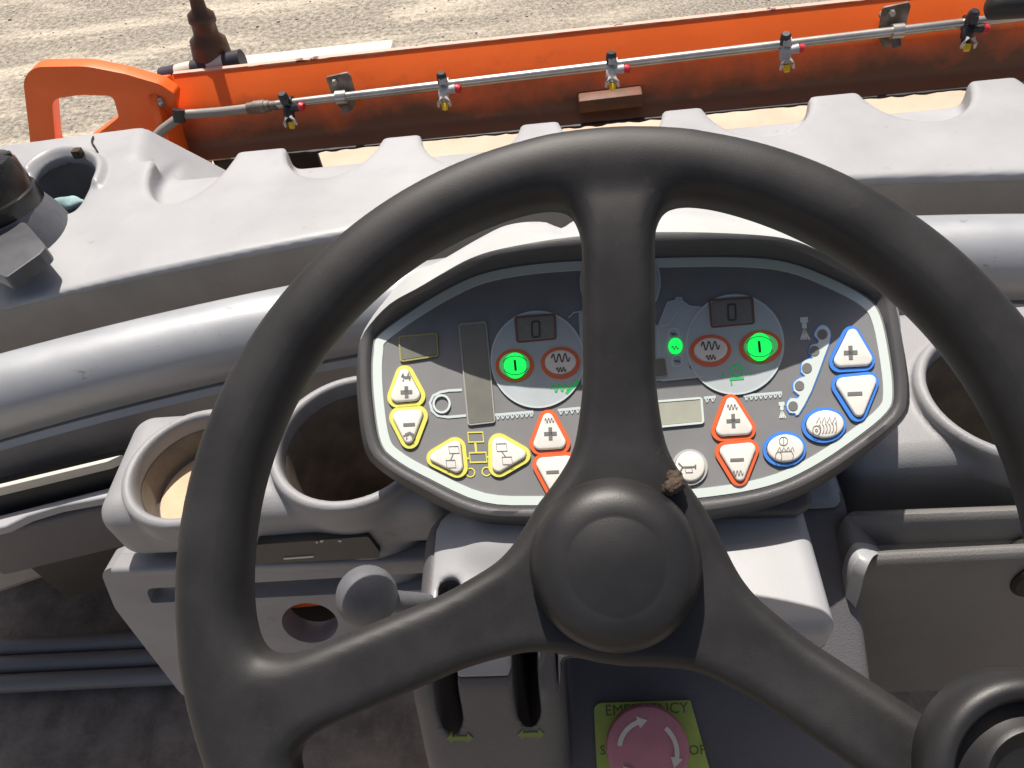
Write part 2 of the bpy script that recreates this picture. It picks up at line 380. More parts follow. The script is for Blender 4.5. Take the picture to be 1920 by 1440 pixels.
# loose gravel lying on it
def gravel():
    n = 3500
    x = rng.uniform(-4.2, 4.4, n); y = rng.uniform(2.3, 7.0, n); s = 0.0042 * np.exp(rng.normal(0, 0.5, n))
    base = np.array([(1, 0, 0), (-1, 0, 0), (0, 1, 0), (0, -1, 0), (0, 0, 1), (0, 0, -0.6)], float)
    fc = np.array([(0, 2, 4), (2, 1, 4), (1, 3, 4), (3, 0, 4), (2, 0, 5), (1, 2, 5), (3, 1, 5), (0, 3, 5)])
    sc = rng.uniform(0.6, 1.4, (n, 6, 1)); a = rng.uniform(0, 6.28, n)
    P = base[None] * sc
    ca, sa = np.cos(a)[:, None], np.sin(a)[:, None]
    P = np.stack([P[..., 0] * ca - P[..., 1] * sa, P[..., 0] * sa + P[..., 1] * ca, P[..., 2] * 0.7], -1) * s[:, None, None]
    P += np.stack([x, y, s * 0.25], -1)[:, None]
    f = (fc[None] + (np.arange(n) * 6)[:, None, None]).reshape(-1, 3)
    o = big_obj('gravel', P.reshape(-1, 3), f, 'stone'); tag(o, 'loose pale gravel scattered over the ground', 'gravel', kind='stuff')
gravel()

# ================================================================== DRUM AND ORANGE FRAME
dr = thing('roller_drum', 'wide dusty beige steel roller drum below the orange frame', 'drum', (0.0, 1.36, 0))
a = np.linspace(0, 2 * np.pi, 160, endpoint=False)
ringx = lambda x, r: np.c_[np.full(len(a), x), 1.36 + r * np.cos(a), 0.601 + r * np.sin(a)]
obj('shell', *loft([ringx(-0.84, 0.56), ringx(-0.84, 0.594), ringx(-0.834, 0.6), ringx(0.834, 0.6), ringx(0.84, 0.594), ringx(0.84, 0.56)]), 'drum_steel', dr, True, 30)
obj('axle', *tube([(-0.93, 1.36, 0.6), (-0.84, 1.36, 0.6)], 0.09, 24), 'orange_paint', dr, True, 30)

fr = thing('drum_frame', 'orange steel frame beam with a looped bracket at its end', 'frame', (-0.2, 1.15, 1.36))
# cross-section: upright sheet curling into a gutter towards the operator
def section(x, grow=0.0):
    P = [(1.200, 1.4715), (1.180, 1.448), (1.163, 1.424), (1.154, 1.398), (1.146, 1.371), (1.130, 1.354)]
    P = catmull(P, 5); T = np.gradient(P, axis=0); T /= np.linalg.norm(T, axis=1)[:, None]; Nn = np.c_[-T[:, 1], T[:, 0]]
    if Nn[0, 0] < 0: Nn = -Nn
    Q = P + Nn * 0.006
    L_ = np.concatenate([P, Q[::-1]])
    return np.c_[np.full(len(L_), x), L_]
xs = np.linspace(-0.632, 0.80, 60)
obj('beam', *loft([section(x) for x in xs]), 'muddy_orange', fr, True, 40)
wig = lambda x: 0.0012 * math.sin(x * 47) + 0.0009 * math.sin(x * 113 + 1)
rg = []
for x in np.linspace(-0.63, 0.80, 140):
    k = wig(x)
    rg.append(np.array([(x, 1.2005, 1.4718), (x, 1.1990, 1.4708 + k), (x, 1.1986, 1.4730), (x, 1.2068, 1.4734), (x, 1.2068, 1.4712)]))
obj('worn_top_edge', *loft(rg), 'worn_edge', fr, True, 40)
rg = []
for x in np.linspace(-0.56, 0.80, 160):
    k = abs(mnoise.noise((x * 30, 0, 0))) * 0.010 + 0.002
    rg.append(np.array([(x, 1.1350, 1.3535), (x, 1.1295 - k * .5, 1.3520 - k * .4), (x, 1.1290 - k * .5, 1.3540), (x, 1.1345, 1.3560)]))
obj('scraper_strip', *loft(rg), 'rubber', fr, True, 40)
pl = [PY(u, v, 1.128) for u, v in ((1085, 190), (1205, 176), (1208, 200), (1086, 214))]
bevel_obj('stiffener_block', *prism(pl, (0, 0.03, 0.002)), 'muddy_steel', fr, 0.003)
# end plate closing the beam
ep = [(1.208, 1.472), (1.15, 1.486), (1.118, 1.470), (1.108, 1.44), (1.098, 1.40), (1.06, 1.345), (1.045, 1.30), (1.208, 1.30)]
ep = rounded(ep, 0.022, 4)
bevel_obj('end_plate', *prism(np.c_[np.full(len(ep), -0.632), ep], (-0.014, 0, 0)), 'orange_paint', fr, 0.003)
obj('bolt', *lathe([(0.0, 0.008), (0.006, 0.008), (0.009, 0.005), (0.009, -0.004)], (-0.634, 1.128, 1.462), (1, 0, 0.0), 16), 'galvanised', fr, True, 35)
# looped bracket traced in the plane y = 1.13, 45 mm deep
out = [(40, 126), (160, 124), (232, 138), (300, 158), (330, 178), (322, 235), (250, 262), (215, 248), (160, 330), (62, 330), (54, 240)]
outp = np.array([PY(u, v, 1.13) for u, v in rounded(out, [34, 200, 120, 60, 16, 20, 10, 20, 10, 10, 80], 8)])
hol = [(97, 186), (150, 178), (212, 180), (223, 221), (122, 296), (104, 270)]
holp = np.array([PY(u, v, 1.13) for u, v in rounded(hol, [16, 60, 16, 8, 12, 40], 7)])
def plate_with_hole(outer, hole, vec):
    from mathutils.geometry import tessellate_polygon
    bm = bmesh.new(); vec = Vector(vec)
    fr0 = [bm.verts.new(p) for p in outer.tolist()]; h0 = [bm.verts.new(p) for p in hole.tolist()]
    fr1 = [bm.verts.new(Vector(p) + vec) for p in outer.tolist()]; h1 = [bm.verts.new(Vector(p) + vec) for p in hole.tolist()]
    tri = tessellate_polygon([[Vector(p) for p in outer], [Vector(p) for p in hole]])
    A = fr0 + h0; B = fr1 + h1
    for t in tri:
        try: bm.faces.new([A[i] for i in t]); bm.faces.new([B[i] for i in reversed(t)])
        except ValueError: pass
    for r0_, r1_ in ((fr0, fr1), (h0, h1)):
        for i in range(len(r0_)):
            j = (i + 1) % len(r0_); bm.faces.new((r0_[i], r0_[j], r1_[j], r1_[i]))
    bmesh.ops.recalc_face_normals(bm, faces=bm.faces); bm.normal_update()
    sides = [e for e in bm.edges if e.calc_face_angle(0) > RAD(70)]
    bmesh.ops.bevel(bm, geom=sides, offset=0.004, segments=3, profile=0.5, affect='EDGES', clamp_overlap=True)
    return bm
from_bm('looped_bracket', plate_with_hole(outp, holp, (0, 0.026, 0)), 'orange_paint', fr)
bevel_obj('front_ledge', *box_v((-0.66, 1.215, 1.42), (-0.28, 1.30, 1.450)), 'stripe_white', fr, 0.008)
bevel_obj('shadow_plate', *box_v((-0.631, 1.20, 1.12), (-0.44, 1.21, 1.345)), 'rubber', fr, 0.003)  # dark sheet added where only the end plate's shade falls

# marker boot standing in front of the frame
mk = thing('edge_marker', 'dark brown tapered rubber marker boot standing behind the orange beam', 'marker', PY(402, 130, 1.25))
b0, b1 = PY(405, 128, 1.25), PY(360, -30, 1.25)
axm = b1 - b0; Lm = np.linalg.norm(axm)
obj('boot', *lathe([(0.0, 0), (0.037, 0), (0.037, 0.006), (0.033, 0.012), (0.030, Lm * 0.30), (0.029, Lm * 0.36), (0.020, Lm * 0.42), (0.019, Lm * 0.55), (0.022, Lm * 0.58), (0.021, Lm * 0.66), (0.012, Lm * 0.72), (0.010, Lm * 0.9), (0.009, Lm * 1.4)], b0, axm, 28), 'boot_brown', mk, True, 50)
bs = [PY(u, v, 1.23) for u, v in ((306, 146), (330, 138), (380, 126), (455, 112))]
for k, (m_, r_) in enumerate((('stripe_black', 0.0165), ('stripe_white', 0.0160), ('stripe_black', 0.0165), ('stripe_white', 0.0160), ('stripe_black', 0.0165))):
    p, q = bs[0] + (bs[3] - bs[0]) * k / 5, bs[0] + (bs[3] - bs[0]) * (k + 1) / 5
    obj('base_stripe', *tube([p, q], r_, 18), m_, mk, True, 35)

# ================================================================== SPRAY PIPE AND NOZZLES
sp = thing('spray_pipe', 'thin galvanised water pipe running along inside the orange beam', 'pipe', (0.1, 1.12, 1.44))
px = [(520, 197), (545, 191), (640, 183), (835, 163), (1000, 140), (1150, 120), (1300, 103), (1475, 80), (1680, 57), (1830, 42), (1990, 24)]
pp = [PY(u, v, 1.12) for u, v in px]
zf = np.polyfit([p[0] for p in pp], [p[2] for p in pp], 1)
zp = lambda x: zf[0] * x + zf[1]
obj('pipe', *tube([(x, 1.12, zp(x)) for x in np.linspace(pp[0][0], 0.80, 24)], 0.0068, 16), 'galvanised', sp, True, 40)
ft = PY(492, 200, 1.12); fr1 = (pp[0] - ft) / np.linalg.norm(pp[0] - ft)
obj('fitting', *lathe([(0.0, -0.024), (0.0085, -0.024), (0.0085, -0.014), (0.010, -0.013), (0.010, 0.004), (0.0085, 0.005), (0.0085, 0.012), (0.007, 0.013), (0.007, 0.026), (0.0, 0.026)], ft, fr1, 12), 'bracket_steel', sp, True, 35)
hp = [PY(470, 203, 1.12), PY(420, 209, 1.12), PY(372, 213, 1.12), PY(345, 216, 1.115), PY(320, 232, 1.105), PY(296, 252, 1.095), PY(270, 290, 1.08), PY(255, 330, 1.06)]
obj('hose', *tube(catmull(hp, 6), 0.0072, 14), 'hose_grey', sp, True, 40)
obj('cable_tie', *tube([PY(334, 205, 1.113), PY(337, 228, 1.108)], 0.0095, 14), 'nozzle_black', sp, True, 40)
for u, v in ((638, 183), (1680, 56)):
    c = PY(u, v, 1.12)
    o_ = [(-0.019, 0.026), (0.016, 0.030), (0.020, 0.024), (0.020, -0.012), (0.008, -0.032), (-0.004, -0.034), (-0.017, -0.014)]
    o_ = rounded(o_, 0.004, 3)
    br = bevel_obj('pipe_bracket', *prism([(c[0] + p[0], 1.137, c[2] + p[1]) for p in o_], (0, 0.005, 0)), 'bracket_steel', sp, 0.0012)
    obj('standoff', *tube([(c[0], 1.141, c[2] - 0.002), (c[0], 1.178, c[2] - 0.002)], 0.007, 12), 'bracket_steel', br, True, 40)
    obj('clip', *tube([(c[0] - 0.006, 1.12, zp(c[0])), (c[0] + 0.010, 1.12, zp(c[0]))], 0.0105, 14), 'galvanised', br, True, 35)
    obj('bolt', *lathe([(0.0, 0.006), (0.004, 0.006), (0.0045, 0.0), (0.0045, -0.004)], (c[0] - 0.006, 1.135, c[2] + 0.019), (0, -1, 0), 6), 'galvanised', br, False)
    bevel_obj('bent_tab', *prism([(c[0] - 0.004, 1.136, c[2] - 0.002), (c[0] + 0.012, 1.136, c[2] - 0.002), (c[0] + 0.010, 1.112, c[2] - 0.022), (c[0] - 0.002, 1.112, c[2] - 0.024)], (0, 0.002, 0.004)), 'bracket_steel', br, 0.001)
def nozzle(x, label, dark):
    y = 1.12; z = zp(x)
    t = thing('spray_nozzle', label, 'nozzle', (x, y, z), 'water spray nozzles along the pipe')
    A = 'nozzle_black' if dark else 'nozzle_grey'
    obj('clamp', *join(tube([(x - 0.008, y, z), (x + 0.009, y, z)], 0.0118, 16), box_v((x - 0.006, y - 0.018, z + 0.004), (x + 0.006, y - 0.004, z + 0.014))), A, t, True, 35)
    obj('top_cap', *lathe([(0.0, 0.020), (0.006, 0.020), (0.0085, 0.017), (0.009, 0.006), (0.0075, 0.0)], (x - 0.002, y - 0.006, z + 0.004), (0.05, -0.35, 1), 12), 'nozzle_black', t, True, 40)
    obj('body', *lathe([(0.0, 0.0), (0.008, 0.0), (0.0095, 0.004), (0.0095, 0.016), (0.0075, 0.019), (0.0075, 0.026), (0.0, 0.026)], (x - 0.001, y - 0.006, z - 0.004), (-0.05, -0.75, -1), 12), A, t, True, 35)
    for s in (-1, 1):
        obj('lever_tab', *tube([(x + s * 0.004, y - 0.026, z - 0.014), (x + s * 0.009, y - 0.031, z - 0.021), (x + s * 0.0105, y - 0.029, z - 0.029)], [0.0035, 0.003, 0.002], 8), 'stripe_white', t, True, 40)
    obj('tip', *lathe([(0.0, 0.010), (0.0045, 0.010), (0.0055, 0.007), (0.0062, 0.0), (0.0, 0.0)], (x, y - 0.023, z - 0.026), (0, -0.75, -1), 10), 'nozzle_yellow', t, True, 35)
    obj('valve_arm', *tube([(x + 0.004, y - 0.012, z - 0.006), (x + 0.020, y - 0.012, z - 0.005)], [0.006, 0.0075], 12), A, t, True, 35)
    obj('valve_cap', *lathe([(0.0, 0.008), (0.006, 0.008), (0.0075, 0.004), (0.0075, 0.0), (0.0, 0.0)], (x + 0.021, y - 0.012, z - 0.005), (1, -0.3, -0.2), 12), 'nozzle_red', t, True, 35)
for (u, v), lab, dk in (((542, 195), 'black spray nozzle with yellow tip nearest the hose fitting', True),
                        ((835, 168), 'grey spray nozzle second along the pipe from the hose fitting', False),
                        ((1148, 122), 'grey spray nozzle in the middle of the pipe above the steering wheel', False),
                        ((1472, 84), 'grey spray nozzle fourth along the pipe from the hose fitting', False),
                        ((1815, 44), 'dark spray nozzle with pale lever at the far right end of the pipe', True)):
    nozzle(PY(u, v, 1.12)[0], lab, dk)
for o in [o for o in COL.objects if o.name.startswith('spray_nozzle')]: o.rotation_euler = (RAD(random.uniform(-16, 12)), RAD(random.uniform(-6, 6)), RAD(random.uniform(-5, 5))); o.scale = (0.88, 0.88, 0.88)
bf = thing('rubber_buffer', 'black rounded rubber buffer at the top right corner', 'buffer', PY(1900, 15, 1.10))
p0, p1 = PY(1850, 12, 1.08), PY(1990, 2, 1.08)
d_ = (p1 - p0) / np.linalg.norm(p1 - p0)
obj('grip', *lathe([(0.0, 0.0), (0.010, 0.001), (0.016, 0.005), (0.018, 0.012), (0.018, 0.14), (0.0, 0.14)], p0, d_, 24), 'rubber', bf, True, 50)
obj('stem', *tube([p0 + d_ * 0.13, p0 + d_ * 0.22], 0.009, 14), 'galvanised', bf, True, 40)

# ================================================================== FRONT COVER (scalloped deck)
SCX = [-0.487, -0.300, -0.122, 0.055, 0.232, 0.418, 0.60]
FA, FB, FC = PZ(266, 240, 1.5), PZ(248, 338, 1.5), PZ(358, 344, 1.450)
FN = np.cross(FA - FB, FC - FB); FN /= np.linalg.norm(FN); FN = FN if FN[0] > 0 else -FN
def deck(X, Y, Z):
    yr = 0.725 - 0.18 * (X - 0.12) ** 2
    yf = 0.893 + 0.0 * X
    d = smax(yr - Y, Y - yf, 0.02)
    # the block at the end reaches further forward; a slanting facet closes its inner corner
    blk = smax(smax(X + 0.47, Y - 0.985 - 0.06 * (X + 0.6), 0.03), 0.80 - Y, 0.02)
    blk = smax(blk, (X - FB[0]) * FN[0] + (Y - FB[1]) * FN[1] + (Z - FB[2]) * FN[2], 0.006)
    d = smin(d, blk, 0.006)
    top = Z - (1.500 - 0.05 * np.clip(0.80 - Y, 0, 1) ** 1)
    d = smax(d, top, 0.009)
    d = np.maximum(d, 1.375 - Z)
    d = smax(d, 1.482 - Z - np.maximum(Y - yr - 0.030, 0) * 4, 0.006)
    for x in SCX:
        ax_, by = (0.057 if x < -0.4 else 0.064), (0.115 if x < -0.4 else 0.090)
        e = np.sqrt(((X - x) / ax_) ** 2 + ((Y - 0.903) / by) ** 2); e = (e - 1) * 0.066
        e = smax(e, (1.466 + 0.10 * (0.893 - Y) - Z), 0.012)
        d = smax(d, -e, 0.007)
    # opening of the stowage bin in the block
    bx_, by_ = X + 0.652, Y - 0.853
    q = np.sqrt(((bx_ + 0.30 * by_) / 0.050) ** 2 + ((by_ + 0.25 * bx_) / 0.062) ** 2); q = (q - 1) * 0.050
    q = smax(q, (bx_ * 0.95 + by_ * 0.10) - 0.034, 0.016)
    lip = smax(smax(abs(q - 0.010) - 0.006, Z - 1.5085, 0.008), -(by_ + 0.4 * bx_), 0.01); d = smin(d, smax(lip, 1.47 - Z, 0.01), 0.006)
    d = smax(d, -q, 0.005)
    d = np.maximum(d, -np.maximum(q - 0.012, Z - 1.486))
    return d
dk = thing('front_cover', 'pale grey plastic front cover with a row of scalloped notches', 'cover', (0, 0.8, 1.376))
big_obj('deck', *sdf_mesh(deck, (-0.86, 0.50, 1.36), (0.86, 1.04, 1.53), 0.0036), 'cover_plastic', dk)
bevel_obj('shaded_bin_floor', *box_v((-0.735, 0.765, 1.20), (-0.585, 0.945, 1.215)), 'rubber', dk, 0.004)  # floor and walls blackened to paint in the shade of the deep bin
for lo_b, hi_b in (((-0.74, 0.765, 1.2), (-0.735, 0.945, 1.40)), ((-0.585, 0.765, 1.2), (-0.58, 0.945, 1.40)), ((-0.735, 0.945, 1.2), (-0.585, 0.95, 1.40)), ((-0.735, 0.76, 1.2), (-0.585, 0.765, 1.40))): bevel_obj('bin_wall', *box_v(lo_b, hi_b), 'rubber', dk, 0)
# crack and small hinge bracket beside the bin
cr = [PZ(u, v, 1.5022) for u, v in ((175, 256), (172, 266), (178, 276), (183, 285))]
obj('crack', *tube(catmull(cr, 4), 0.0012, 6), 'slot_dark', dk, True, 40)
hb = PZ(146, 287, 1.508)
bevel_obj('hinge_stub', *box_v(hb - np.array([0.006, 0.006, 0.006]), hb + np.array([0.006, 0.006, 0.006])), 'mud', dk, 0.002)
rb = PZ(120, 378, 1.49)
o = sdf_mesh(lambda X, Y, Z: np.sqrt(((X - rb[0]) / 1.9) ** 2 + ((Y - rb[1]) / 0.8) ** 2 + ((Z - rb[2] + 0.004) / 0.7) ** 2) - 0.013 - 0.0025 * np.sin(X * 190) * np.sin(Y * 230 + 1), tuple(rb - 0.04), tuple(rb + 0.04), 0.002)
tag(big_obj('rag', *o, 'rag_cloth'), 'pale blue crumpled rag tucked in the bin opening', 'rag')
# filler cap
cp = thing('filler_cap', 'black ribbed filler cap standing on the pale cover edge', 'cap', PZ(5, 420, 1.5))
cc = PZ(24, 440, 1.497); ax3 = np.array([-0.10, 0.10, 1.0])
obj('collar', *lathe([(0.0, -0.01), (0.068, -0.01), (0.064, 0.012), (0.056, 0.032), (0.0, 0.032)], cc, ax3, 40), 'lever_grey', cp, True, 35)
obj('cap_body', *lathe([(0.0, 0.026), (0.054, 0.026), (0.057, 0.031), (0.0565, 0.048), (0.054, 0.050), (0.054, 0.078), (0.050, 0.086), (0.040, 0.089), (0.037, 0.084), (0.0, 0.084)], cc, ax3, 40), 'cap_black', cp, True, 35)
axn = ax3 / np.linalg.norm(ax3); u3, v3 = frame_at(axn)
for k in range(8):
    t_ = k * math.pi / 4 + 0.2; e_ = np.cos(t_) * u3 + np.sin(t_) * v3; s_ = np.cross(axn, e_)
    q0 = cc + axn * 0.080 + e_ * 0.012; q1 = cc + axn * 0.078 + e_ * 0.052
    bevel_obj('rib', *prism([q0 - s_ * 0.005, q1 - s_ * 0.006, q1 + s_ * 0.006, q0 + s_ * 0.005], axn * 0.010), 'cap_black', cp, 0.002)
hd = [PZ(u, v, 1.515) for u, v in rounded([(-20, 472), (62, 438), (104, 486), (92, 500), (30, 545), (-20, 520)], [5, 10, 8, 8, 8, 5], 4)]
lt = thing('latch_handle', 'grey latch handle lying flat beside the black filler cap', 'handle', PZ(40, 490, 1.49))
bevel_obj('grip', *prism(hd, (0, 0, 0.018)), 'latch_grey', lt, 0.0085, 5)
hd2 = [PZ(u, v, 1.488) for u, v in ((-20, 490), (50, 462), (70, 490), (20, 528), (-20, 515))]
bevel_obj('base', *prism(hd2, (0, 0, 0.030)), 'latch_grey', lt, 0.003)

# ================================================================== RAIL AND BULKHEAD
bar = lambda x, y0: y0 - 0.221 * (x - 0.13) ** 2
rl = thing('grab_rail', 'thick worn silver grey rail curving across below the cover', 'rail', (0, 0.6, 1.42))
xs = np.linspace(-0.86, 0.86, 70)
obj('tube', *tube([(x, bar(x, 0.614), 1.475) for x in xs], 0.0415, 36), 'rail_paint', rl, True, 60)
rr = [np.array([(x, bar(x, 0.612) - 0.030, 1.443), (x, bar(x, 0.612) - 0.034, 1.436), (x, bar(x, 0.612) + 0.03, 1.427), (x, bar(x, 0.612) + 0.03, 1.442)]) for x in xs]
obj('lower_lip', *loft(rr), 'rail_paint', rl, True, 40)
bkp = lambda x: 0.725 - 0.18 * (x - 0.12) ** 2 + 0.005
bk = thing('bulkhead', 'dark grey upright bulkhead panel under the silver rail', 'panel', (0, 0.58, 0.95))
rr = [np.array([(x, bar(x, 0.585), 1.441), (x, bar(x, 0.578), 1.225), (x, bar(x, 0.62), 1.225), (x, bar(x, 0.625), 1.441)]) for x in xs]
obj('upper_panel', *loft(rr), 'bulkhead_paint', bk, True, 40)
rr = [np.array([(x, bkp(x), 1.4825), (x, bkp(x), 1.25), (x, bkp(x) + 0.02, 1.25), (x, bkp(x) + 0.015, 1.4825)]) for x in xs]
obj('back_panel', *loft(rr), 'bulkhead_paint', bk, True, 40)
# stepped side ledge at the left, seen past the console
tr = lambda u, v, z: PZ(u, v, z)
def slab(name, pts, z, drop, m, parent, bev=0.002, seg=2): return bevel_obj(name, *prism([tr(u, v, z) for u, v in pts], (0, 0, -drop)), m, parent, bev, seg)
sd = thing('side_ledge', 'pale edged stepped side ledge left of the cup holders', 'ledge', tr(80, 1000, 1.2))
slab('trim_edge', ((-80, 934), (200, 866), (230, 852), (-80, 926)), 1.430, 0.012, 'stripe_white', sd, 0.001)
slab('trim_backing', ((-80, 950), (240, 872), (240, 840), (-80, 912)), 1.417, 0.20, 'rubber', sd)
slab('pale_edge', ((-80, 985), (205, 913), (260, 900), (260, 922), (110, 950), (50, 968), (10, 988), (-80, 1010)), 1.400, 0.012, 'cover_plastic', sd, 0.003, 3)
slab('front_block', ((-80, 972), (240, 905), (240, 940), (-80, 1016)), 1.388, 0.075, 'dark_grey_plastic', sd, 0.006, 3)
# operator platform
fl = thing('platform_floor', 'dark dirty rubber floor of the operator platform', 'floor', (0, 0.1, 0.9))
bevel_obj('mat', *box_v((-1.0, -0.6, 0.90), (0.9, 0.62, 0.95)), 'floor_rubber', fl, 0.004)
xk = np.linspace(-1.0, 0.9, 40)
obj('kick_panel', *loft([np.array([(x, 0.595, 1.30), (x, 0.595, 0.951), (x, 0.62, 0.951), (x, 0.62, 1.30)]) for x in xk]), 'floor_rubber', fl, True, 40)
obj('light_leak_plate', *loft([np.array([(x, bar(x, 0.582), 1.2245), (x, bar(x, 0.582), 1.216), (x, 0.594, 1.216), (x, 0.594, 1.2245)]) for x in xk]), 'floor_rubber', fl, True, 40)  # hidden plate added to stop sunlight leaking below the bulkhead
for v in (1214, 1247, 1282):
    a_, b_ = PZ(-120, v + 6, 0.985), PZ(330, v - 16, 0.985)
    obj('ridge', *tube([a_, b_], 0.013, 14), 'ridge_metal', fl, True, 50)

# ================================================================== CONSOLE WITH CUP HOLDERS
CUPS = [(-0.299, 0.341, 0.0465, 1.514), (-0.178, 0.358, 0.056, 1.400), (0.304, 0.366, 0.056, 1.400)]
def console(X, Y, Z, xa, xb, cups, yc=0.374, zc=1.511, hz=0.033, hy=0.077):
    cx_, hx = (xa + xb) / 2, (xb - xa) / 2
    d = rbox(X, Y, Z, (cx_, yc, zc), (hx, hy, hz), 0.020)
    for x, y, r, zb in cups:
        q = np.sqrt((X - x) ** 2 + (Y - y) ** 2)
        d = smin(d, smax(q - r - 0.0075, smax(Z - 1.551, 1.520 - Z, 0.004), 0.006), 0.005)
        tor = np.sqrt((q - r - 0.0045) ** 2 + (Z - 1.551) ** 2) - 0.0046
        d = smin(d, tor, 0.004)
        d = smin(d, smax(q - r - 0.0045, smax(Z - 1.53, zb - 0.008 - Z, 0.004), 0.004), 0.006)
    for x, y, r, zb in cups:
        q = np.sqrt((X - x) ** 2 + (Y - y) ** 2)
        d = smax(d, -smax(q - r, zb - Z, 0.004), 0.003)
    return d
cl = thing('cup_holder_console', 'grey moulded console with two cup holders left of the instrument panel', 'console', (-0.25, 0.34, 1.45))
big_obj('body', *sdf_mesh(lambda X, Y, Z: console(X, Y, Z, -0.378, -0.10, CUPS[:2], 0.356, hy=0.054), (-0.40, 0.26, 1.385), (-0.08, 0.47, 1.57), 0.0019), 'grey_plastic', cl)
cr_ = thing('cup_holder_console', 'grey moulded console with one cup holder right of the instrument panel', 'console', (0.30, 0.34, 1.45))
big_obj('body', *sdf_mesh(lambda X, Y, Z: console(X, Y, Z, 0.175, 0.50, CUPS[2:], 0.392, 1.4965, 0.0475), (0.155, 0.26, 1.385), (0.52, 0.48, 1.57), 0.0023), 'grey_plastic', cr_)
for (x, y, r, zb), par, sun_patch in ((CUPS[0], cl, True), (CUPS[1], cl, False), (CUPS[2], cr_, False)):
    ln = obj('cup_liner', *lathe([(0.0, zb + 0.001), (r - 0.003, zb + 0.001), (r - 0.001, zb + 0.004), (r - 0.0008, 1.538), (r - 0.0004, 1.540), (r - 0.0004, zb + 0.0005), (0.0, zb + 0.0003)], (x, y, 0), (0, 0, 1), 56), 'cup_dark', par, True, 40)
    if sun_patch: obj('sun_patch_disc', *lathe([(0.0, zb + 0.0035), (r - 0.012, zb + 0.003), (r - 0.004, zb + 0.0018), (0.0, zb + 0.0012)], (x, y, 0), (0, 0, 1), 40), 'cup_sun_patch', ln, True, 40)  # beige disc paints the patch of sun on the cup's floor
# warning label strip on the console front
lb = [PY(u, v, 0.2945) for u, v in rounded([(480, 1022), (690, 1006), (712, 1035), (712, 1046), (480, 1058)], [4, 8, 4, 4, 4], 4)]
lo_ = bevel_obj('label', *prism(lb, (0, 0.008, 0)), 'label_black', cl, 0)
for seg in (((532, 1048), (588, 1044)), ((592, 1017), (596, 1018)), ((600, 1016), (606, 1015)), ((634, 1015), (640, 1015))):
    (ua, va), (ub, vb) = seg
    o_ = [PY(ua, va - 1.5, 0.2938), PY(ub, vb - 1.5, 0.2938), PY(ub, vb + 1.5, 0.2938), PY(ua, va + 1.5, 0.2938)]
    obj('label_print', *prism(o_, (0, 0.0006, 0)), 'stripe_white', lo_)

# ================================================================== LOWER PANELS
lp = thing('lower_panel', 'grey lower dash panel with a slot and round hole below the cup holders', 'panel', (-0.25, 0.3, 1.25))
PN = np.array([0.0, -0.98, 0.19]); PN /= np.linalg.norm(PN); P0 = np.array([-0.4, 0.300, 1.465])
L3 = lambda u, v, off=0.0: PP(u, v, P0 - PN * off, PN)
out = np.array([L3(u, v) for u, v in rounded([(188, 1072), (215, 1062), (860, 1040), (860, 1270), (470, 1325), (342, 1305), (215, 1140)], [14, 10, 5, 5, 30, 30, 40], 5)])
slot = np.array([L3(u, v) for u, v in rounded([(272, 1104), (800, 1074), (800, 1106), (284, 1131)], [8, 5, 5, 8], 4)])
hole = np.array([L3(u, v) for u, v in ellipse(581, 1168, 53, 37, 36, 0.12)])
def plate_holes(outer, holes, vec, bev=0.003):
    from mathutils.geometry import tessellate_polygon
    bm = bmesh.new(); loops = [outer] + holes; A = []; B = []; rings = []
    vec = Vector(vec)
    for Lp in loops:
        r_a = [bm.verts.new(p) for p in Lp.tolist()]; r_b = [bm.verts.new(Vector(p) + vec) for p in Lp.tolist()]
        A += r_a; B += r_b; rings.append((r_a, r_b))
    for t in tessellate_polygon([[Vector(p) for p in Lp] for Lp in loops]):
        try: bm.faces.new([A[i] for i in t]); bm.faces.new([B[i] for i in reversed(t)])
        except ValueError: pass
    for r_a, r_b in rings:
        for i in range(len(r_a)):
            j = (i + 1) % len(r_a); bm.faces.new((r_a[i], r_a[j], r_b[j], r_b[i]))
    bmesh.ops.recalc_face_normals(bm, faces=bm.faces); bm.normal_update()
    if bev:
        ed = [e for e in bm.edges if e.calc_face_angle(0) > RAD(60)]
        bmesh.ops.bevel(bm, geom=ed, offset=bev, segments=3, profile=0.5, affect='EDGES', clamp_overlap=True)
    return bm
from_bm('plate', plate_holes(out, [slot, hole], -PN * 0.022), 'grey_plastic', lp)
o_ = [L3(u, v, -0.006) for u, v in ((200, 1070), (860, 1046), (860, 1062), (215, 1086))]
bevel_obj('upper_lip', *prism(o_, -PN * 0.020), 'grey_plastic', lp, 0.004, 3)
for (xa, xb), mm_ in (((255, 470), 'slot_dark'), ((470, 690), 'orange_paint'), ((690, 830), 'slot_dark')):
    o_ = [L3(xa, 1088, 0.026), L3(xb, 1066, 0.026), L3(xb, 1126, 0.026), L3(xa, 1148, 0.026)]
    bevel_obj('slot_back', *prism(o_, -PN * 0.004), mm_, lp, 0)
o_ = [L3(u, v, 0.060) for u, v in ((500, 1110), (660, 1110), (660, 1230), (500, 1230))]
bevel_obj('hole_back', *prism(o_, -PN * 0.004), 'slot_dark', lp, 0)

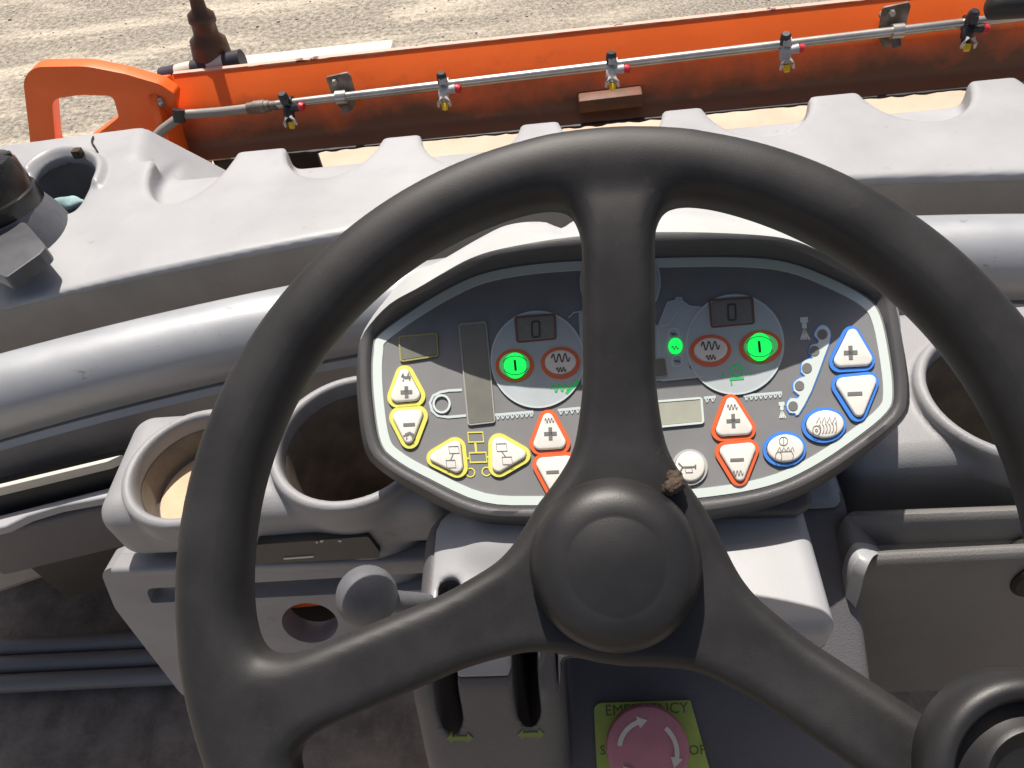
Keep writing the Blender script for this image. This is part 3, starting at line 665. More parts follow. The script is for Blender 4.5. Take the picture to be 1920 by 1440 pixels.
rp = thing('lower_panel', 'grey curved lower dash panel with a bright upright edge right of the column', 'panel', (0.3, 0.26, 1.2))
def curved_panel():
    rings = []
    for s in np.linspace(0, 1, 22):
        u_edge = catmull([(1650, 1033), (1622, 1036), (1600, 1062), (1588, 1110), (1576, 1160), (1590, 1200), (1610, 1300)], 4)
        k = s * (len(u_edge) - 1); i = int(min(k, len(u_edge) - 2)); e = u_edge[i] + (u_edge[i + 1] - u_edge[i]) * (k - i)
        y = 0.235 + 0.03 * (1 - s) ** 2
        p = PY(e[0], e[1], y)
        rings.append([p, np.array([0.55, y - 0.004, p[2] + 0.012]), np.array([0.55, y + 0.016, p[2] + 0.016]), p + np.array([-0.004, 0.026, 0.008])])
    return loft([np.array(r) for r in rings])
v_, f_ = curved_panel()
bevel_obj('plate', v_, f_, 'panel_grey_shaded', rp, 0.003, 3, 50)
e0 = catmull([(1650, 1033), (1622, 1036), (1600, 1062), (1588, 1110), (1576, 1160), (1590, 1200)], 5)
e1 = catmull([(1652, 1037), (1636, 1045), (1622, 1075), (1612, 1115), (1600, 1155), (1594, 1198)], 5)
ra_ = []
for k, (p, q) in enumerate(zip(e0, e1)):
    y = 0.232 + 0.03 * (1 - k / len(e0)) ** 2
    a_, b_ = PY(p[0], p[1], y), PY(q[0], q[1], y - 0.004); ra_.append(np.array([a_, b_, b_ + (0, 0.006, -0.004), a_ + (0, 0.012, -0.006)]))
obj('lit_edge_strip', *loft(ra_), 'cover_plastic', rp, True, 50)  # pale colour paints the sunlit edge of the grey sheet
o_ = [PY(u, v, 0.300) for u, v in ((1540, 1014), (1990, 990), (1990, 1030), (1540, 1046))]
bevel_obj('upper_lip', *prism(o_, (0, 0.03, 0.0)), 'panel_grey_shaded', rp, 0.005, 3)
hc = PY(1950, 1086, 0.243)
obj('dark_hole_disc', *lathe([(0.0, 0.004), (0.016, 0.004), (0.0185, 0.002), (0.0185, -0.02), (0, -0.02)], hc, (0, -1, 0.1), 30), 'slot_dark', rp, True, 35)  # black disc painted in for the darkness of an open hole
o_ = [PY(u, v, 0.34) for u, v in ((1500, 900), (1990, 900), (1990, 1035), (1500, 1040))]
bevel_obj('back_wall', *prism(o_, (0, 0.02, 0)), 'bulkhead_paint', rp, 0.003)

# ================================================================== STEERING COLUMN SHROUD
cs = thing('column_shroud', 'grey steering column shroud with lever slots and pale sunlit top', 'shroud', (0.01, 0.2, 1.2))
def shroud(X, Y, Z):
    # flat ledge on top, its face running back under the ledge
    d = rbox(X, Y, Z, (0.050, 0.264, 1.540), (0.088, 0.073, 0.017), 0.010)
    face = smax(rbox(X, Y, Z, (0.072, 0.20, 1.40), (0.102, 0.14, 0.138), 0.012), (-(Y - 0.205) * 0.50 + (Z - 1.487) * 0.866), 0.010)
    d = smin(d, face, 0.004)
    # gate block for the levers: top ledge rolling over into the front
    g = rbox(X, Y, Z, (-0.071, 0.212, 1.470), (0.047, 0.090, 0.087), 0.030)
    g = smax(g, (-(Y - 0.168) * 0.925 + (Z - 1.545) * 0.38), 0.018)
    g2 = rbox(X, Y, Z, (-0.035, 0.268, 1.49), (0.05, 0.026, 0.080), 0.02)
    d = smin(d, smin(g, g2, 0.02), 0.004)
    # lever slots
    for x in (-0.094, -0.046):
        q = rbox(X, Y, Z, (x, 0.196, 1.52), (0.0075, 0.0405 if x < -0.06 else 0.039, 0.09), 0.0070)
        d = smax(d, -q, 0.003)
    return d
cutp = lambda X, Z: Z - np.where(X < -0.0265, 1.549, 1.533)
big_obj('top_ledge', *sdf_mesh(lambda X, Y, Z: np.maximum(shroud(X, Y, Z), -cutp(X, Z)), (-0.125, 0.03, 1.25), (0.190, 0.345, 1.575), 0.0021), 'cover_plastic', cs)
big_obj('shaded_front', *sdf_mesh(lambda X, Y, Z: np.maximum(shroud(X, Y, Z), cutp(X, Z) + 0.0006), (-0.125, 0.03, 1.25), (0.190, 0.345, 1.575), 0.0021), 'dark_grey_plastic', cs)  # same plastic as the ledge, coloured darker to paint in the front's shade
GN = np.array([0, -0.925, 0.38]); GN /= np.linalg.norm(GN); G0 = np.array([-0.07, 0.168, 1.545]) + GN * 0.0008
for u, v in ((862, 1385), (995, 1378)):
    o_ = [PP(u + du, v + dv, G0, GN) for du, dv in ((-25, 0), (-14, -9), (-14, -3), (14, -4), (14, -10), (25, -1), (14, 9), (14, 4), (-14, 4), (-14, 10))]
    obj('printed_arrow', *prism(o_, -GN * 0.002), 'print_arrow', cs)

# emergency stop: yellow-green plate and red mushroom on the sloping face
EN = np.array([0, -0.50, 0.866]); E0 = np.array([0.02, 0.205, 1.487]) + EN * 0.002
EP = lambda u, v, off=0.0: PP(u, v, E0 + EN * off, EN)
es = thing('emergency_stop', 'faded red mushroom stop button on a yellow green plate', 'button', EP(1218, 1395))
plate = np.array([EP(u, v) for u, v in rounded([(1113, 1318), (1294, 1312), (1330, 1440), (1340, 1500), (1122, 1500)], [14, 4, 10, 8, 8], 4)])
bevel_obj('plate', *prism(plate, EN * 0.0012), 'stop_plate', es, 0)
ec = EP(1214, 1404, 0.016)
ex = np.array([1.0, 0.01, 0]); ey = np.cross(EN, ex)
obj('neck', *lathe([(0.0, -0.015), (0.015, -0.015), (0.015, -0.006), (0, -0.006)], ec, EN, 32), 'stop_red', es, True, 35)
mr_ = 0.0262
mu = obj('mushroom', *lathe([(0.0, -0.008), (mr_ * .92, -0.008), (mr_, -0.005), (mr_, 0.000), (mr_ * .97, 0.003), (mr_ * .86, 0.0048), (0.0, 0.0062)], ec, EN, 56), 'stop_red', es, True, 40)
for k in range(3):
    t0 = RAD(168 - 120 * k); t1 = t0 - RAD(62)
    ra, wa = mr_ * 0.68, mr_ * 0.055; pts_o = []; pts_i = []
    for s in np.linspace(0, 1, 12):
        t_ = t0 + (t1 - t0) * s
        pts_o.append(((ra + wa) * math.cos(t_), (ra + wa) * math.sin(t_))); pts_i.append(((ra - wa) * math.cos(t_), (ra - wa) * math.sin(t_)))
    te = t1 - RAD(20); hd_ = [((ra + wa * 2.6) * math.cos(t1), (ra + wa * 2.6) * math.sin(t1)), (ra * 1.02 * math.cos(te), ra * 1.02 * math.sin(te)), ((ra - wa * 2.6) * math.cos(t1), (ra - wa * 2.6) * math.sin(t1))]
    poly = np.array(pts_o + hd_ + pts_i[::-1])
    obj('arrow', *prism([ec + ex * p[0] + ey * p[1] + EN * 0.0052 for p in poly], EN * 0.0012), 'stripe_white', mu)
def text_mesh(name, s, size, origin, ex_, ey_, n_, m, parent, thick=0.0004):
    cu = bpy.data.curves.new('tmp', 'FONT'); cu.body = s; cu.size = size; cu.align_x = 'CENTER'; cu.align_y = 'CENTER'; cu.resolution_u = 2
    ob = bpy.data.objects.new('tmp', cu); COL.objects.link(ob)
    dg = bpy.context.evaluated_depsgraph_get(); me = ob.evaluated_get(dg).to_mesh()
    v = np.array([x.co[:] for x in me.vertices]); f = [list(p.vertices) for p in me.polygons]
    W_ = np.asarray(origin) + v[:, :1] * ex_ + v[:, 1:2] * ey_ + n_ * thick
    bpy.data.objects.remove(ob); bpy.data.curves.remove(cu)
    return obj(name, W_, f, m, parent)
text_mesh('lettering', 'EMERGENCY', 0.0095, EP(1212, 1330, 0.0013), ex, ey, EN, 'faded_print', es)
text_mesh('lettering', 'S', 0.0085, EP(1130, 1407, 0.0013), ex, ey, EN, 'faded_print', es)
text_mesh('lettering', 'TOP', 0.0085, EP(1300, 1407, 0.0013), ex * 1.0, ey, EN, 'faded_print', es)

# lever with ball knob
lv = thing('control_lever', 'grey ball headed control lever beside the column shroud', 'lever', PD(770, 1135, 0.47))
bc = PD(688, 1118, 0.445)
obj('stem', *tube([bc, PD(745, 1128, 0.455), PD(800, 1132, 0.48)], [0.007, 0.0065, 0.0065], 16), 'lever_grey', lv, True, 40)
obj('ball_knob', *lathe([(0.0178 * math.sin(t), -0.0178 * math.cos(t)) for t in np.linspace(0.0, math.pi, 26)], bc, np.array([-0.3, -0.6, 0.6]), 36), 'lever_grey', lv, True, 60)

# ================================================================== INSTRUMENT PANEL
A_f = FW - np.array([1.0, 0, 0]) * FW[0]; A_f /= np.linalg.norm(A_f)
DN = -A_f * math.cos(RAD(14)) + np.cross([1.0, 0, 0], A_f) * math.sin(RAD(14))   # face normal, square to the machine's cross axis
D0 = PD(1180, 700, 0.50)
def DP(u, v, off=0.0): return PP(u, v, D0 + DN * off, DN)
DPT = lambda poly, off=0.0: np.array([DP(u, v, off) for u, v in poly])
ip = thing('instrument_panel', 'dark glossy instrument panel with coloured buttons behind the steering wheel', 'instrument panel', DP(1170, 950, -0.03))
# outline of the face on its plane and of the hood's edge above it
face_px = [(698, 660), (706, 630), (760, 588), (830, 544), (900, 512), (985, 495), (1080, 487), (1240, 481), (1390, 480), (1480, 490), (1560, 520), (1625, 556), (1652, 590), (1668, 660), (1676, 735), (1664, 775), (1600, 828), (1520, 880), (1440, 914), (1330, 934), (1180, 946), (1020, 950), (905, 944), (800, 898), (738, 862), (712, 830), (700, 760), (696, 700)]
face_px = catmull(face_px, 4, True)
rim_px = [(690, 660), (699, 625), (745, 575), (800, 545), (850, 517), (900, 492), (960, 476), (1080, 460), (1240, 452), (1390, 452), (1480, 463), (1560, 500), (1620, 532), (1654, 556), (1664, 590), (1676, 660), (1683, 735), (1671, 779), (1603, 833), (1522, 885), (1440, 920), (1330, 940), (1180, 951), (1020, 955), (902, 950), (797, 903), (733, 866), (706, 832), (694, 760), (690, 700)]
rim_px = catmull(rim_px, 4, True)
ang = lambda P: np.arctan2(P[:, 1] - 700, P[:, 0] - 1180)
def resample(P, th):
    A_ = ang(P); o_ = np.argsort(A_); A_, Q = A_[o_], P[o_]
    A_ = np.r_[A_ - 2 * np.pi, A_, A_ + 2 * np.pi]; Q = np.concatenate([Q, Q, Q])
    return np.c_[np.interp(th, A_, Q[:, 0]), np.interp(th, A_, Q[:, 1])]
th = np.linspace(-np.pi, np.pi, 200, endpoint=False)
face_o = resample(face_px, th); rim_o = resample(rim_px, th)
hood = np.interp(rim_o[:, 0], [699, 750, 800, 850, 900, 950, 1000, 1100, 1200, 1300, 1400, 1450, 1500, 1550, 1600, 1650], [0.002, 0.020, 0.031, 0.0415, 0.0505, 0.054, 0.056, 0.0575, 0.0575, 0.056, 0.0525, 0.049, 0.043, 0.0315, 0.017, 0.002])
hood = np.where(rim_o[:, 1] < 628 - (rim_o[:, 0] - 699) * 0.075, hood, 0.002)
F3 = DPT(face_o)
def at_h(P, h): return np.array([DP(u, v, k) for (u, v), k in zip(P, h)])
R3 = at_h(rim_o, hood); ctr = R3.mean(0)
def out3(P, d):   # move a ring outwards in the face's plane
    e = P - ctr; e = e - np.outer(e @ DN, DN); return P + e / np.linalg.norm(e, axis=1)[:, None] * d
r_rim1 = out3(R3, 0.0015) + DN * 0.001
r_rim2 = out3(R3, 0.0055) + DN * 0.0005
r_s1 = out3(R3, 0.0075) - DN * 0.003
base_o = out3(F3, 0.014)
r_s2 = base_o - DN * 0.012
r_s3 = out3(F3, 0.013) - DN * 0.028
r_s4 = out3(F3, 0.004) - DN * 0.042
bezel_v, bezel_f = loft([F3 - DN * 0.004, F3, R3, r_rim1, r_rim2, r_s1, r_s1 * 0.5 + r_s2 * 0.5, r_s2, r_s3, r_s4], True, True)
obj('bezel', bezel_v, bezel_f, 'housing_grey', ip, True, 50)
# rear shell seen past the hood
back_px = [(678, 655), (694, 610), (725, 560), (765, 515), (820, 492), (900, 446), (955, 421), (1020, 416), (1052, 428), (1085, 410), (1180, 385), (1300, 382), (1400, 398), (1480, 420), (1560, 470), (1640, 530), (1680, 590), (1676, 660), (1664, 740), (1620, 790), (1530, 850), (1430, 890), (1300, 910), (1180, 915), (1020, 915), (900, 900), (810, 865), (740, 820), (712, 770), (690, 710)]
back_o = resample(catmull(back_px, 4, True), th)
rC = np.array([PP(u, v, D0 - DN * 0.060, DN) for u, v in back_o])
rA = out3(R3, 0.0062) - DN * 0.004
rB = (rA * 0.45 + rC * 0.55) + DN * 0.006
rD = rC.mean(0) - DN * 0.035 + (rC - rC.mean(0)) * 0.8
obj('rear_shell', *loft([rA - DN * 0.002, rA * 0.9 + rC * 0.1, rB, rC, rD], False, True), 'housing_shell', ip, True, 60)
# face
face = obj('faceplate', *loft([F3 + DN * 0.0004, F3 - DN * 0.003]), 'face_charcoal', ip)
def ribbon_ring(poly_o, poly_i, off, m, name, parent, thick=0.0005):
    A_ = DPT(poly_o, off); B_ = DPT(poly_i, off); n = len(A_); V_ = np.concatenate([A_, B_, A_ - DN * thick, B_ - DN * thick])
    F_ = []
    for i in range(n):
        j = (i + 1) % n
        F_ += [(i, j, n + j, n + i), (i, 2 * n + i, 2 * n + j, j), (n + i, n + j, 3 * n + j, 3 * n + i)]
    return obj(name, V_, F_, m, parent)
OFF = 0.0009
ribbon_ring(inset(face_px, 3.0), inset(face_px, 20.0), OFF, 'print_pale', 'border_stripe', face)
def solid(name, poly, off0, off1, m, parent, bev=0.0, seg=2):
    A_ = DPT(poly, off0); B_ = A_ + DN * (off1 - off0)
    v, f = loft([A_, B_])
    return bevel_obj(name, v, f, m, parent, bev, seg, 40) if bev else obj(name, v, f, m, parent)
def stroke(name, pts, wd, off, m, parent, closed=False, thick=0.0004):
    P = np.asarray(pts, float); n = len(P); L_ = []; R_ = []
    for i in range(n):
        a_ = P[(i - 1) % n] if (closed or i > 0) else P[i]; b_ = P[(i + 1) % n] if (closed or i < n - 1) else P[i]
        t = b_ - a_; t = t / (np.linalg.norm(t) + 1e-9); q = np.array([-t[1], t[0]]) * wd / 2
        L_.append(P[i] + q); R_.append(P[i] - q)
    V_ = np.concatenate([DPT(L_, off), DPT(R_, off)]); F_ = [(i, (i + 1) % n, n + (i + 1) % n, n + i) for i in range(n if closed else n - 1)]
    return V_, F_
def strokes(name, items, off, m, parent):
    return obj(name, *join(*[stroke(name, p, wd, off, m, parent, cl_) for p, wd, cl_ in items]), m, parent)
def wave(cx, cy, w_, h_, n, slant=-0.06):
    t = np.linspace(0, 1, n * 10 + 1); x = cx - w_ / 2 + w_ * t; y = cy - h_ / 2 * np.sin(2 * np.pi * n * t) + slant * (x - cx)
    return np.c_[x, y]

# printed circles and machine outline (flat print on the face)
c1, c2, c3 = ellipse(1008, 674, 88, 91, 72), ellipse(1378, 646, 92, 94, 72), ellipse(1163, 528, 76, 80, 72)
for cpx in (c3, c1, c2):
    g = solid('printed_circle', cpx, 0.0003, OFF + (0.0002 if cpx is c3 else 0.0006), 'print_slate', face)
    ribbon_ring(cpx, inset(cpx, 2.6), OFF + (0.0005 if cpx is c3 else 0.0009), 'print_line', 'circle_outline', face)
mach = [(1234, 612), (1252, 566), (1266, 563), (1268, 558), (1278, 558), (1279, 564), (1293, 574), (1318, 576), (1300, 610), (1292, 690), (1320, 706), (1240, 714), (1090, 722), (1085, 585), (1100, 578), (1180, 580)]
solid('printed_machine', mach, 0.0003, OFF + 0.0004, 'print_slate', face)
for it_ in [([(1234, 612), (1252, 566), (1266, 563), (1268, 558), (1278, 558), (1279, 564), (1293, 574), (1312, 576)], 2.2, False), ([(1232, 612), (1254, 610), (1266, 592), (1280, 574)], 2.0, False), ([(1234, 614), (1236, 668), (1248, 668)], 2.0, False), ([(1088, 584), (1076, 586), (1066, 596)], 2.0, False), ([(1240, 714), (1318, 706)], 2.4, False)]: strokes('machine_outline', [it_], OFF + 0.0008, 'print_line', face)
# toothed drum lines
for xa, ya, xb, yb in ((928, 778, 1000, 772), (1046, 769, 1088, 765), (1320, 746, 1342, 744), (1394, 742, 1466, 736)):
    n = int((xb - xa) / 9); it = [([(xa, ya), (xb, yb)], 5, False)]
    for k in range(n):
        x = xa + 5 + k * (xb - xa) / n; y = ya + (yb - ya) * (k + 0.5) / n; it.append(([(x - 2, y + 2), (x + 1, y + 9)], 3, False)); it.append(([(x + 4, y + 2), (x + 1, y + 9)], 2, False))
    strokes('toothed_line', it, OFF, 'print_line', face)
strokes('slider_print', [(np.r_[[(866, 731)], [(842, 732)], [(826, 735)], [(812, 742)], [(806, 755)], [(810, 770)], [(820, 779)], [(840, 782)], [(874, 779)]], 5, False)], OFF, 'print_line', face)
rk = ribbon_ring(ellipse(828, 757, 17, 18), ellipse(828, 757, 13, 14), OFF + 0.001, 'print_pale', 'slider_ring', face)
# steering diagram in yellow
def rect(a, b, c, d, sl=-0.03): return [(a, b), (c, b + sl * (c - a)), (c + 2, d + sl * (c - a)), (a + 2, d)]
strokes('steering_diagram', [(rect(877, 811, 905, 829), 3, True), ([(891, 829), (893, 847)], 4, False), (rect(880, 849, 911, 867), 3.4, True), ([(872, 860), (881, 859)], 4, False), ([(912, 857), (922, 856)], 4, False), (ellipse(882, 886, 8, 8, 16), 2.5, True), (ellipse(912, 884, 8, 8, 16), 2.5, True)], OFF, 'ring_yellow', face)
# water level scale
sc_px = [(1541, 628), (1526, 659), (1512, 691), (1498, 724), (1486, 762)]
sc_o = [(1530, 619), (1540, 610), (1552, 615), (1557, 630), (1550, 655), (1545, 668), (1520, 735), (1496, 778), (1490, 775), (1480, 774), (1474, 760), (1482, 747), (1493, 748), (1499, 742), (1488, 733), (1488, 718), (1500, 709), (1510, 706), (1502, 698), (1504, 680), (1515, 674), (1524, 672), (1516, 662), (1520, 648), (1532, 645), (1534, 638), (1526, 630)]
sc_o = catmull(sc_o, 2, True)
solid('scale_outline', inset(sc_o, -2.2), 0.0003, OFF, 'ring_blue', face)
solid('scale_field', sc_o, 0.0003, OFF + 0.0004, 'print_pale', face)
for (u, v), r_ in zip(sc_px, (9.5, 9.5, 9.5, 9, 9)): solid('scale_lamp', ellipse(u, v, r_, r_, 20), 0.0003, OFF + 0.0008, 'symbol_grey', face)
for cx_, cy_, s in ((1508, 612, 1.0), (1466, 766, 0.72)):
    strokes('spray_symbol', [([(cx_ - 8 * s, cy_ - 12 * s), (cx_ + 7 * s, cy_ - 13 * s)], 10 * s, False), ([(cx_, cy_ - 8 * s), (cx_, cy_ + 4 * s)], 9 * s, False)] + [([(cx_, cy_ + 5 * s), (cx_ + k * s, cy_ + 25 * s)], 3.6 * s, False) for k in (-6, -1, 4, 10)], OFF, 'print_pale', face)
# indicator lamps
il = solid('indicator_lamp', ellipse(1266, 650, 13, 15, 28), 0.0003, OFF + 0.0012, 'lamp_green', ip); tag(il, 'bright green round indicator lamp')
strokes('symbol', [(wave(1266, 652, 13, 7, 2), 1.6, False)], OFF + 0.0016, 'symbol_dark', il)
for u, v in ((1263, 626), (1270, 677)):
    q = ribbon_ring(ellipse(u, v, 11.5, 12), ellipse(u, v, 9, 9.5), OFF + 0.0009, 'print_line', 'indicator_ring', face)
    strokes('symbol', [(wave(u, v, 10, 5, 2), 1.4, False)], OFF + 0.0009, 'symbol_dark', face)
for u, v, w_, h_ in ((1260, 637, 16, 8), (1267, 666, 14, 6)): solid('lamp_glow', ellipse(u, v, w_ / 2, h_ / 2, 16), 0.0003, OFF + 0.0007, 'print_green', il)
strokes('green_wave', [(wave(1051, 727, 34, 14, 3, -0.1), 2.6, False), ([(1062, 738), (1085, 714)], 7, False)], OFF + 0.0009, 'print_green', face)
strokes('green_roller_symbol', [(ellipse(1381, 694, 11, 11, 24), 2.6, True), ([(1376, 697), (1380, 691), (1382, 698), (1387, 688)], 1.6, False), ([(1368, 711), (1395, 709)], 5, False), ([(1371, 714), (1372, 722)], 3, False), ([(1355, 698), (1358, 706)], 3, False), ([(1404, 696), (1407, 704), (1409, 697)], 2, False)], OFF + 0.0009, 'print_green', face)

# buttons
GB = 'push buttons of the instrument panel'
def button(poly, ring, ringw, label, syms=(), pad='pad_white', h=0.0030):
    p = solid('button', inset(poly, ringw), 0.0003, OFF + h, pad, ip, 0.0014, 3); tag(p, label)
    ribbon_ring(poly, inset(poly, ringw - 0.6), OFF + 0.0011, ring, 'button_ring', p, 0.0009)
    for items, m_ in syms: strokes('symbol', items, OFF + h + 0.0003, m_, p)
    return p
def tri_u(t, l, r_, rad=18):
    P = np.array([t, r_, l], float); c = P.mean(0); return rounded(c + (P - c) * 1.085, [rad, rad * 1.12, rad * 1.12], 8)
plus = lambda x, y, s, wd=7: [([(x - s, y + 0.04 * s), (x + s, y - 0.04 * s)], wd, False), ([(x - 0.04 * s, y - s), (x + 0.04 * s, y + s)], wd, False)]
minus = lambda x, y, s, wd=6: [([(x - s, y + 0.05 * s), (x + s, y - 0.05 * s)], wd, False)]
SG = 'symbol_grey'
def blob(pts): return pts
button(tri_u((756, 664), (720, 764), (806, 757)), 'ring_yellow', 8.5, 'yellow edged plus button with hare symbol',
       [(plus(762, 735, 11), SG), ([([(753, 704), (760, 708), (770, 707)], 5, False), ([(756, 700), (754, 706)], 2.5, False), ([(766, 699), (764, 706)], 2.5, False), ([(757, 711), (755, 715)], 2, False), ([(767, 710), (769, 714)], 2, False)], SG)])
button(tri_u((770, 862), (809, 760), (722, 768)), 'ring_yellow', 8.5, 'yellow edged minus button with tortoise symbol',
       [(minus(767, 796, 11), SG), ([([(760, 816), (768, 812), (776, 817)], 6, False), ([(760, 816), (756, 818)], 2.5, False), ([(763, 820), (762, 824)], 2, False), ([(773, 820), (774, 824)], 2, False)], SG)])
button(tri_u((785, 860), (868, 810), (878, 906)), 'ring_yellow', 8, 'yellow edged triangular button pointing left',
       [([(rect(841, 837, 859, 850), 1.6, True), ([(850, 850), (845, 862)], 1.6, False), (rect(836, 863, 853, 877), 1.6, True)], SG)])
button(tri_u((1008, 853), (918, 905), (918, 802)), 'ring_yellow', 8, 'yellow edged triangular button pointing right',
       [([(rect(930, 832, 949, 846), 1.6, True), ([(940, 846), (948, 856)], 1.6, False), (rect(941, 857, 959, 871), 1.6, True)], SG)])
button(tri_u((1025, 748), (987, 852), (1078, 846)), 'ring_orange', 8, 'orange edged plus button left of the wheel spoke', [(plus(1032, 813, 12), SG), ([(wave(1030, 788, 17, 9, 3), 1.5, False)], SG)])
button(tri_u((1045, 958), (1090, 848), (990, 856)), 'ring_orange', 8, 'orange edged minus button half hidden by the wheel spoke', [(minus(1036, 885, 12), SG)])
button(tri_u((1366, 722), (1328, 826), (1428, 820)), 'ring_orange', 8, 'orange edged plus button right of the wheel spoke', [(plus(1375, 789, 13), SG), ([(wave(1373, 763, 19, 10, 3), 1.5, False)], SG)])
button(tri_u((1389, 928), (1430, 823), (1331, 833)), 'ring_orange', 8, 'orange edged minus button right of the wheel spoke', [(minus(1382, 862, 13), SG), ([(wave(1384, 887, 19, 10, 3), 1.5, False)], SG)])
button(tri_u((1595, 597), (1545, 697), (1650, 691)), 'ring_blue', 7.5, 'blue edged plus button', [(plus(1595, 661, 13, 8), SG)])
button(tri_u((1611, 806), (1655, 697), (1549, 708)), 'ring_blue', 7.5, 'blue edged minus button', [(minus(1603, 738, 14, 7), SG)])
ov = lambda x, y, rx, ry: ellipse(x, y, rx, ry, 44, -0.06)
button(ov(965, 685, 36, 31), 'ring_orange', 7.5, 'green lit oval start button in the left circle', [], 'lamp_green_soft', 0.0022)
button(ov(1426, 650, 40, 31), 'ring_orange', 8, 'green lit oval start button in the right circle', [], 'lamp_green_soft', 0.0022)
for u, v, s in ((966, 685, 0.92), (1424, 650, 1.0)):
    l_ = solid('lit_lens', ellipse(u, v + 1, 22 * s, 26 * s, 36), OFF + 0.0018, OFF + 0.0029, 'lamp_green', ip)
    strokes('symbol', [([(u - 1, v - 11 * s), (u + 1, v + 11 * s)], 5 * s, False)], OFF + 0.0033, 'symbol_dark', l_)
    strokes('symbol', [(ellipse(u, v, 26 * s, 19 * s, 40)[2:18], 1.4, False), (ellipse(u, v, 26 * s, 19 * s, 40)[22:38], 1.4, False)], OFF + 0.0033, 'symbol_dark', l_)
for (u, v, rx), lb_ in (((1051, 680, 37), 'orange edged oval button with two wave symbols in the left circle'), ((1332, 657, 39), 'orange edged oval button with two wave symbols in the right circle')):
    button(ov(u, v, rx, 30), 'ring_orange', 7.5, lb_, [([(wave(u, v - 9, 34, 16, 3), 2.2, False)], 'symbol_dark'), ([(wave(u + 1, v + 13, 18, 9, 3), 1.6, False)], 'symbol_dark')], h=0.0022)
def drum_sym(u, v):
    it = [(ellipse(u - 16, v + 8, 7, 9, 20), 1.4, True), (ellipse(u - 16, v + 8, 2, 2.5, 10), 1.4, True)]
    for k in range(6): it.append((ellipse(u - 12 + k * 6, v + 6 - k * 0.6, 6, 9, 20)[14:26][::-1] if False else np.array([(u - 12 + k * 6 + 4 * math.cos(t), v + 6 - k * 0.6 + 9 * math.sin(t)) for t in np.linspace(-1.5, 1.5, 8)]), 1.3, False))
    for k in range(4): it.append(([(u - 16 + k * 10, v - 6), (u - 11 + k * 10, v - 17), (u - 8 + k * 10, v - 6)], 1.2, False))
    return it
button(ov(1545, 797, 42, 33), 'ring_blue', 7, 'blue edged oval button with ribbed drum symbol', [(drum_sym(1547, 799), SG)])
button(ov(1471, 842, 41, 33), 'ring_blue', 7, 'blue edged oval button with plain drum symbol',
       [([(ellipse(1469, 827, 8, 8, 20), 1.3, True), ([(1469, 819), (1469, 835)], 1.3, False), (ellipse(1460, 856, 6, 9, 18), 1.3, True), ([(1462, 847), (1484, 846)], 1.2, False), ([(1462, 865), (1486, 862)], 1.2, False), ([(1484, 846), (1488, 853), (1486, 862)], 1.2, False)] + [([(1458 + k * 8, 846), (1462 + k * 8, 838), (1465 + k * 8, 846)], 1.2, False) for k in range(4)], SG)])
button(ellipse(1293, 876, 34, 34, 44), 'ring_grey', 6, 'round white horn button below the wheel spoke', [([([(1272, 868), (1280, 876), (1273, 888)], 3, False), ([(1279, 876), (1304, 875)], 3, False), (rect(1284, 877, 1297, 886), 1.8, True), ([(1304, 871), (1304, 879)], 3, False)], SG)])

# displays
def display(poly, frame_m, m_, label, rad=6, fw=3.0):
    P = rounded(poly, rad, 4)
    d = solid('display', inset(P, fw), 0.0003, OFF + 0.0007, m_, ip); tag(d, label)
    ribbon_ring(P, inset(P, fw), OFF + 0.0011, frame_m, 'display_frame', d, 0.0008)
    return d
display([(746, 630), (820, 623), (822, 668), (750, 679)], 'lcd_frame_yellow', 'lcd', 'small blank display with thin yellow frame')
display([(859, 607), (912, 602), (929, 792), (877, 798)], 'lcd_frame_grey', 'lcd', 'tall blank bar display with pale frame', 6, 2.5)
for poly, (u, v), lb_ in (([(964, 593), (1042, 587), (1044, 636), (968, 643)], (1004, 617), 'brown framed display showing zero in the left circle'), ([(1328, 561), (1412, 555), (1416, 607), (1333, 615)], (1372, 585), 'brown framed display showing zero in the right circle')):
    d = display(poly, 'lcd_frame_brown', 'lcd', lb_, 6, 4)
    strokes('digit', [(rounded([(u - 7, v - 14), (u + 7, v - 15), (u + 8, v + 14), (u - 6, v + 15)], 3, 3), 3.0, True)], OFF + 0.0011, 'lcd_digit', d)
display([(1150, 757), (1317, 744), (1321, 794), (1150, 810)], 'print_pale', 'lcd_pale', 'pale blank display partly behind the wheel spoke', 6, 4)
display([(1180, 676), (1248, 670), (1253, 706), (1180, 713)], 'lcd_frame_grey', 'lcd', 'small dark display beside the wheel spoke', 5, 2)
# neck joining the panel to the shroud, and the dark underside wings
nk = [DP(u, v, -0.02) for u, v in ((860, 945), (1520, 905), (1530, 950), (1495, 968), (905, 984), (880, 972))]
bevel_obj('neck', *prism(nk, -DN * 0.06), 'housing_grey', ip, 0.006, 3)

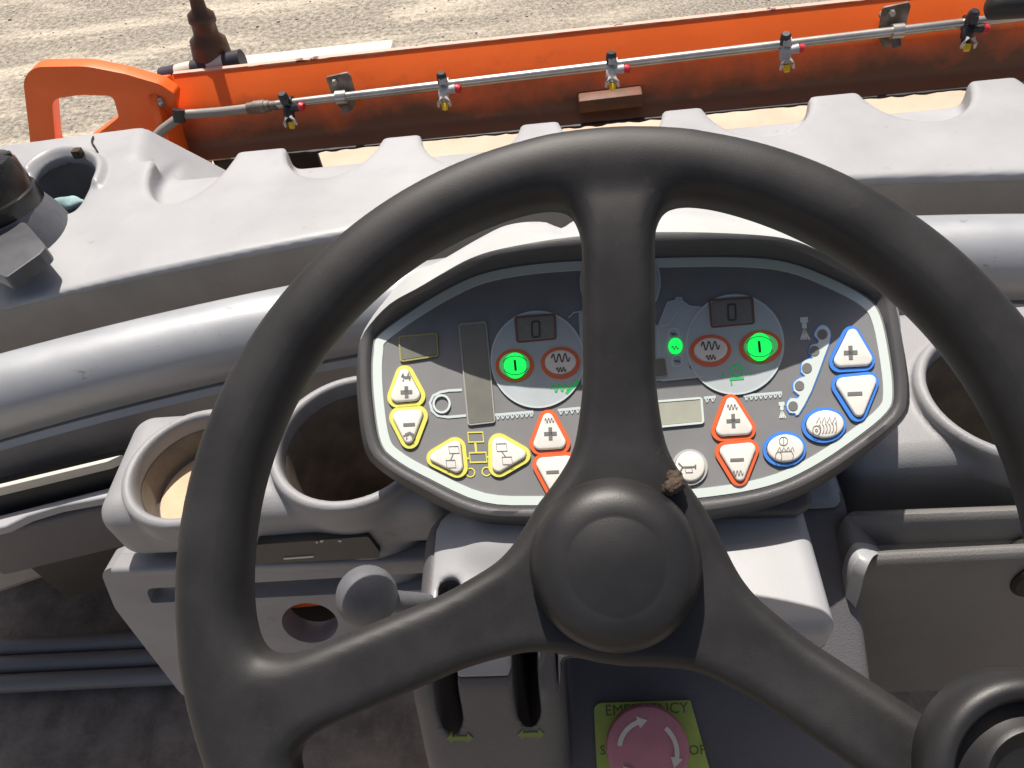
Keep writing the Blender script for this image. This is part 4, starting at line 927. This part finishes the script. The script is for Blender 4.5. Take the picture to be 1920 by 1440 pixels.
# ================================================================== STEERING WHEEL
WN = np.array([0.001, -0.535, 0.845]); WN /= np.linalg.norm(WN)
W0 = PD(1168, 1058, 0.3314)
WA = np.array([1.0, 0, 0]) - WN * WN[0]; WA /= np.linalg.norm(WA); WB = np.cross(WN, WA)
SPK = [RAD(86.8), RAD(199.0), RAD(-36.2)]
def wheel(X, Y, Z):
    r = np.sqrt(X * X + Y * Y)
    d2 = np.full(np.broadcast(X, Y).shape, 9.0); d2 = np.abs(r - 0.1835) - 0.0125
    for t in SPK:
        c, s = math.cos(t), math.sin(t); al = X * c + Y * s; pe = np.abs(-X * s + Y * c)
        hw = 0.0165 + 0.010 * np.clip((0.085 - al) / 0.06, 0, 1) ** 1.5
        seg = np.maximum(pe - hw, np.maximum(-al, al - 0.176))
        d2 = smin(d2, seg, 0.030)
    d2 = smin(d2, r - 0.034, 0.028)
    s = np.clip((r - 0.05) / 0.11, 0, 1); s = s * s * (3 - 2 * s)
    z0 = -0.012 * (1 - s) + 0.001
    th_ = 0.0085 + 0.0035 * s
    rr = 0.0082
    w1, w2 = d2 + rr, np.abs(Z - z0) - th_ + rr
    d = np.sqrt(np.maximum(w1, 0) ** 2 + np.maximum(w2, 0) ** 2) + np.minimum(np.maximum(w1, w2), 0) - rr
    tor = np.sqrt((r - 0.1835) ** 2 + Z * Z) - 0.0163
    return smax(smin(d, tor, 0.008), r - 0.1998, 0.006)
v_, f_ = sdf_mesh(wheel, (-0.21, -0.21, -0.030), (0.21, 0.21, 0.026), 0.0017)
v_ = W0 + v_[:, :1] * WA + v_[:, 1:2] * WB + v_[:, 2:] * WN
sw = thing('steering_wheel', 'large black three spoke steering wheel with round hub cap', 'steering wheel', W0 - WN * 0.03)
big_obj('rim_and_spokes', v_, f_, 'wheel_black', sw)
hc = W0 + WA * -0.0035 + WB * 0.0005
obj('hub_cap', *lathe([(0.0, 0.0190), (0.0195, 0.0184), (0.0201, 0.0181), (0.0208, 0.0182), (0.0275, 0.0165), (0.0325, 0.0135), (0.0355, 0.0085), (0.0368, 0.002), (0.0362, -0.010), (0.032, -0.016)], hc, WN, 72), 'hub_black', sw, True, 60)
obj('shaft', *tube([W0 - WN * 0.010, W0 - WN * 0.17], [0.024, 0.030], 28), 'dark_grey_plastic', sw, True, 40)
kc = PP(1886, 1434, W0 + WN * 0.012, WN)
obj('spinner_knob', *lathe([(0.0000, 0.0225), (0.0158, 0.0225), (0.0180, 0.0255), (0.0196, 0.0265), (0.0213, 0.0250), (0.0229, 0.0205), (0.0267, 0.0185), (0.0286, 0.0230), (0.0311, 0.0262), (0.0340, 0.0262), (0.0368, 0.0235), (0.0382, 0.0180), (0.0376, 0.0080), (0.0327, 0.0000), (0.0196, -0.0060)], kc, WN, 64), 'hub_black', sw, True, 70)
# dried mud beside the hub
mc = PP(1262, 905, W0 + WN * 0.002, WN)
def mudf(X, Y, Z):
    d = np.full(np.broadcast(X, Y, Z).shape, 9.0)
    for k in range(7):
        p = mc + np.array([0.0026 * math.sin(k * 2.1), 0.0036 * math.cos(k * 1.7), 0.0022 * math.sin(k * 3.3)]); d = smin(d, np.sqrt((X - p[0]) ** 2 + (Y - p[1]) ** 2 + (Z - p[2]) ** 2) - 0.0026 + 0.0006 * math.sin(k * 5), 0.0015)
    return d + 0.0006 * np.sin(X * 1500) * np.sin(Y * 1700 + 1) * np.sin(Z * 1600)
tag(big_obj('mud_clump', *sdf_mesh(mudf, tuple(mc - 0.014), tuple(mc + 0.014), 0.0008), 'mud'), 'brown dried mud clump stuck beside the steering wheel hub', 'mud clump')
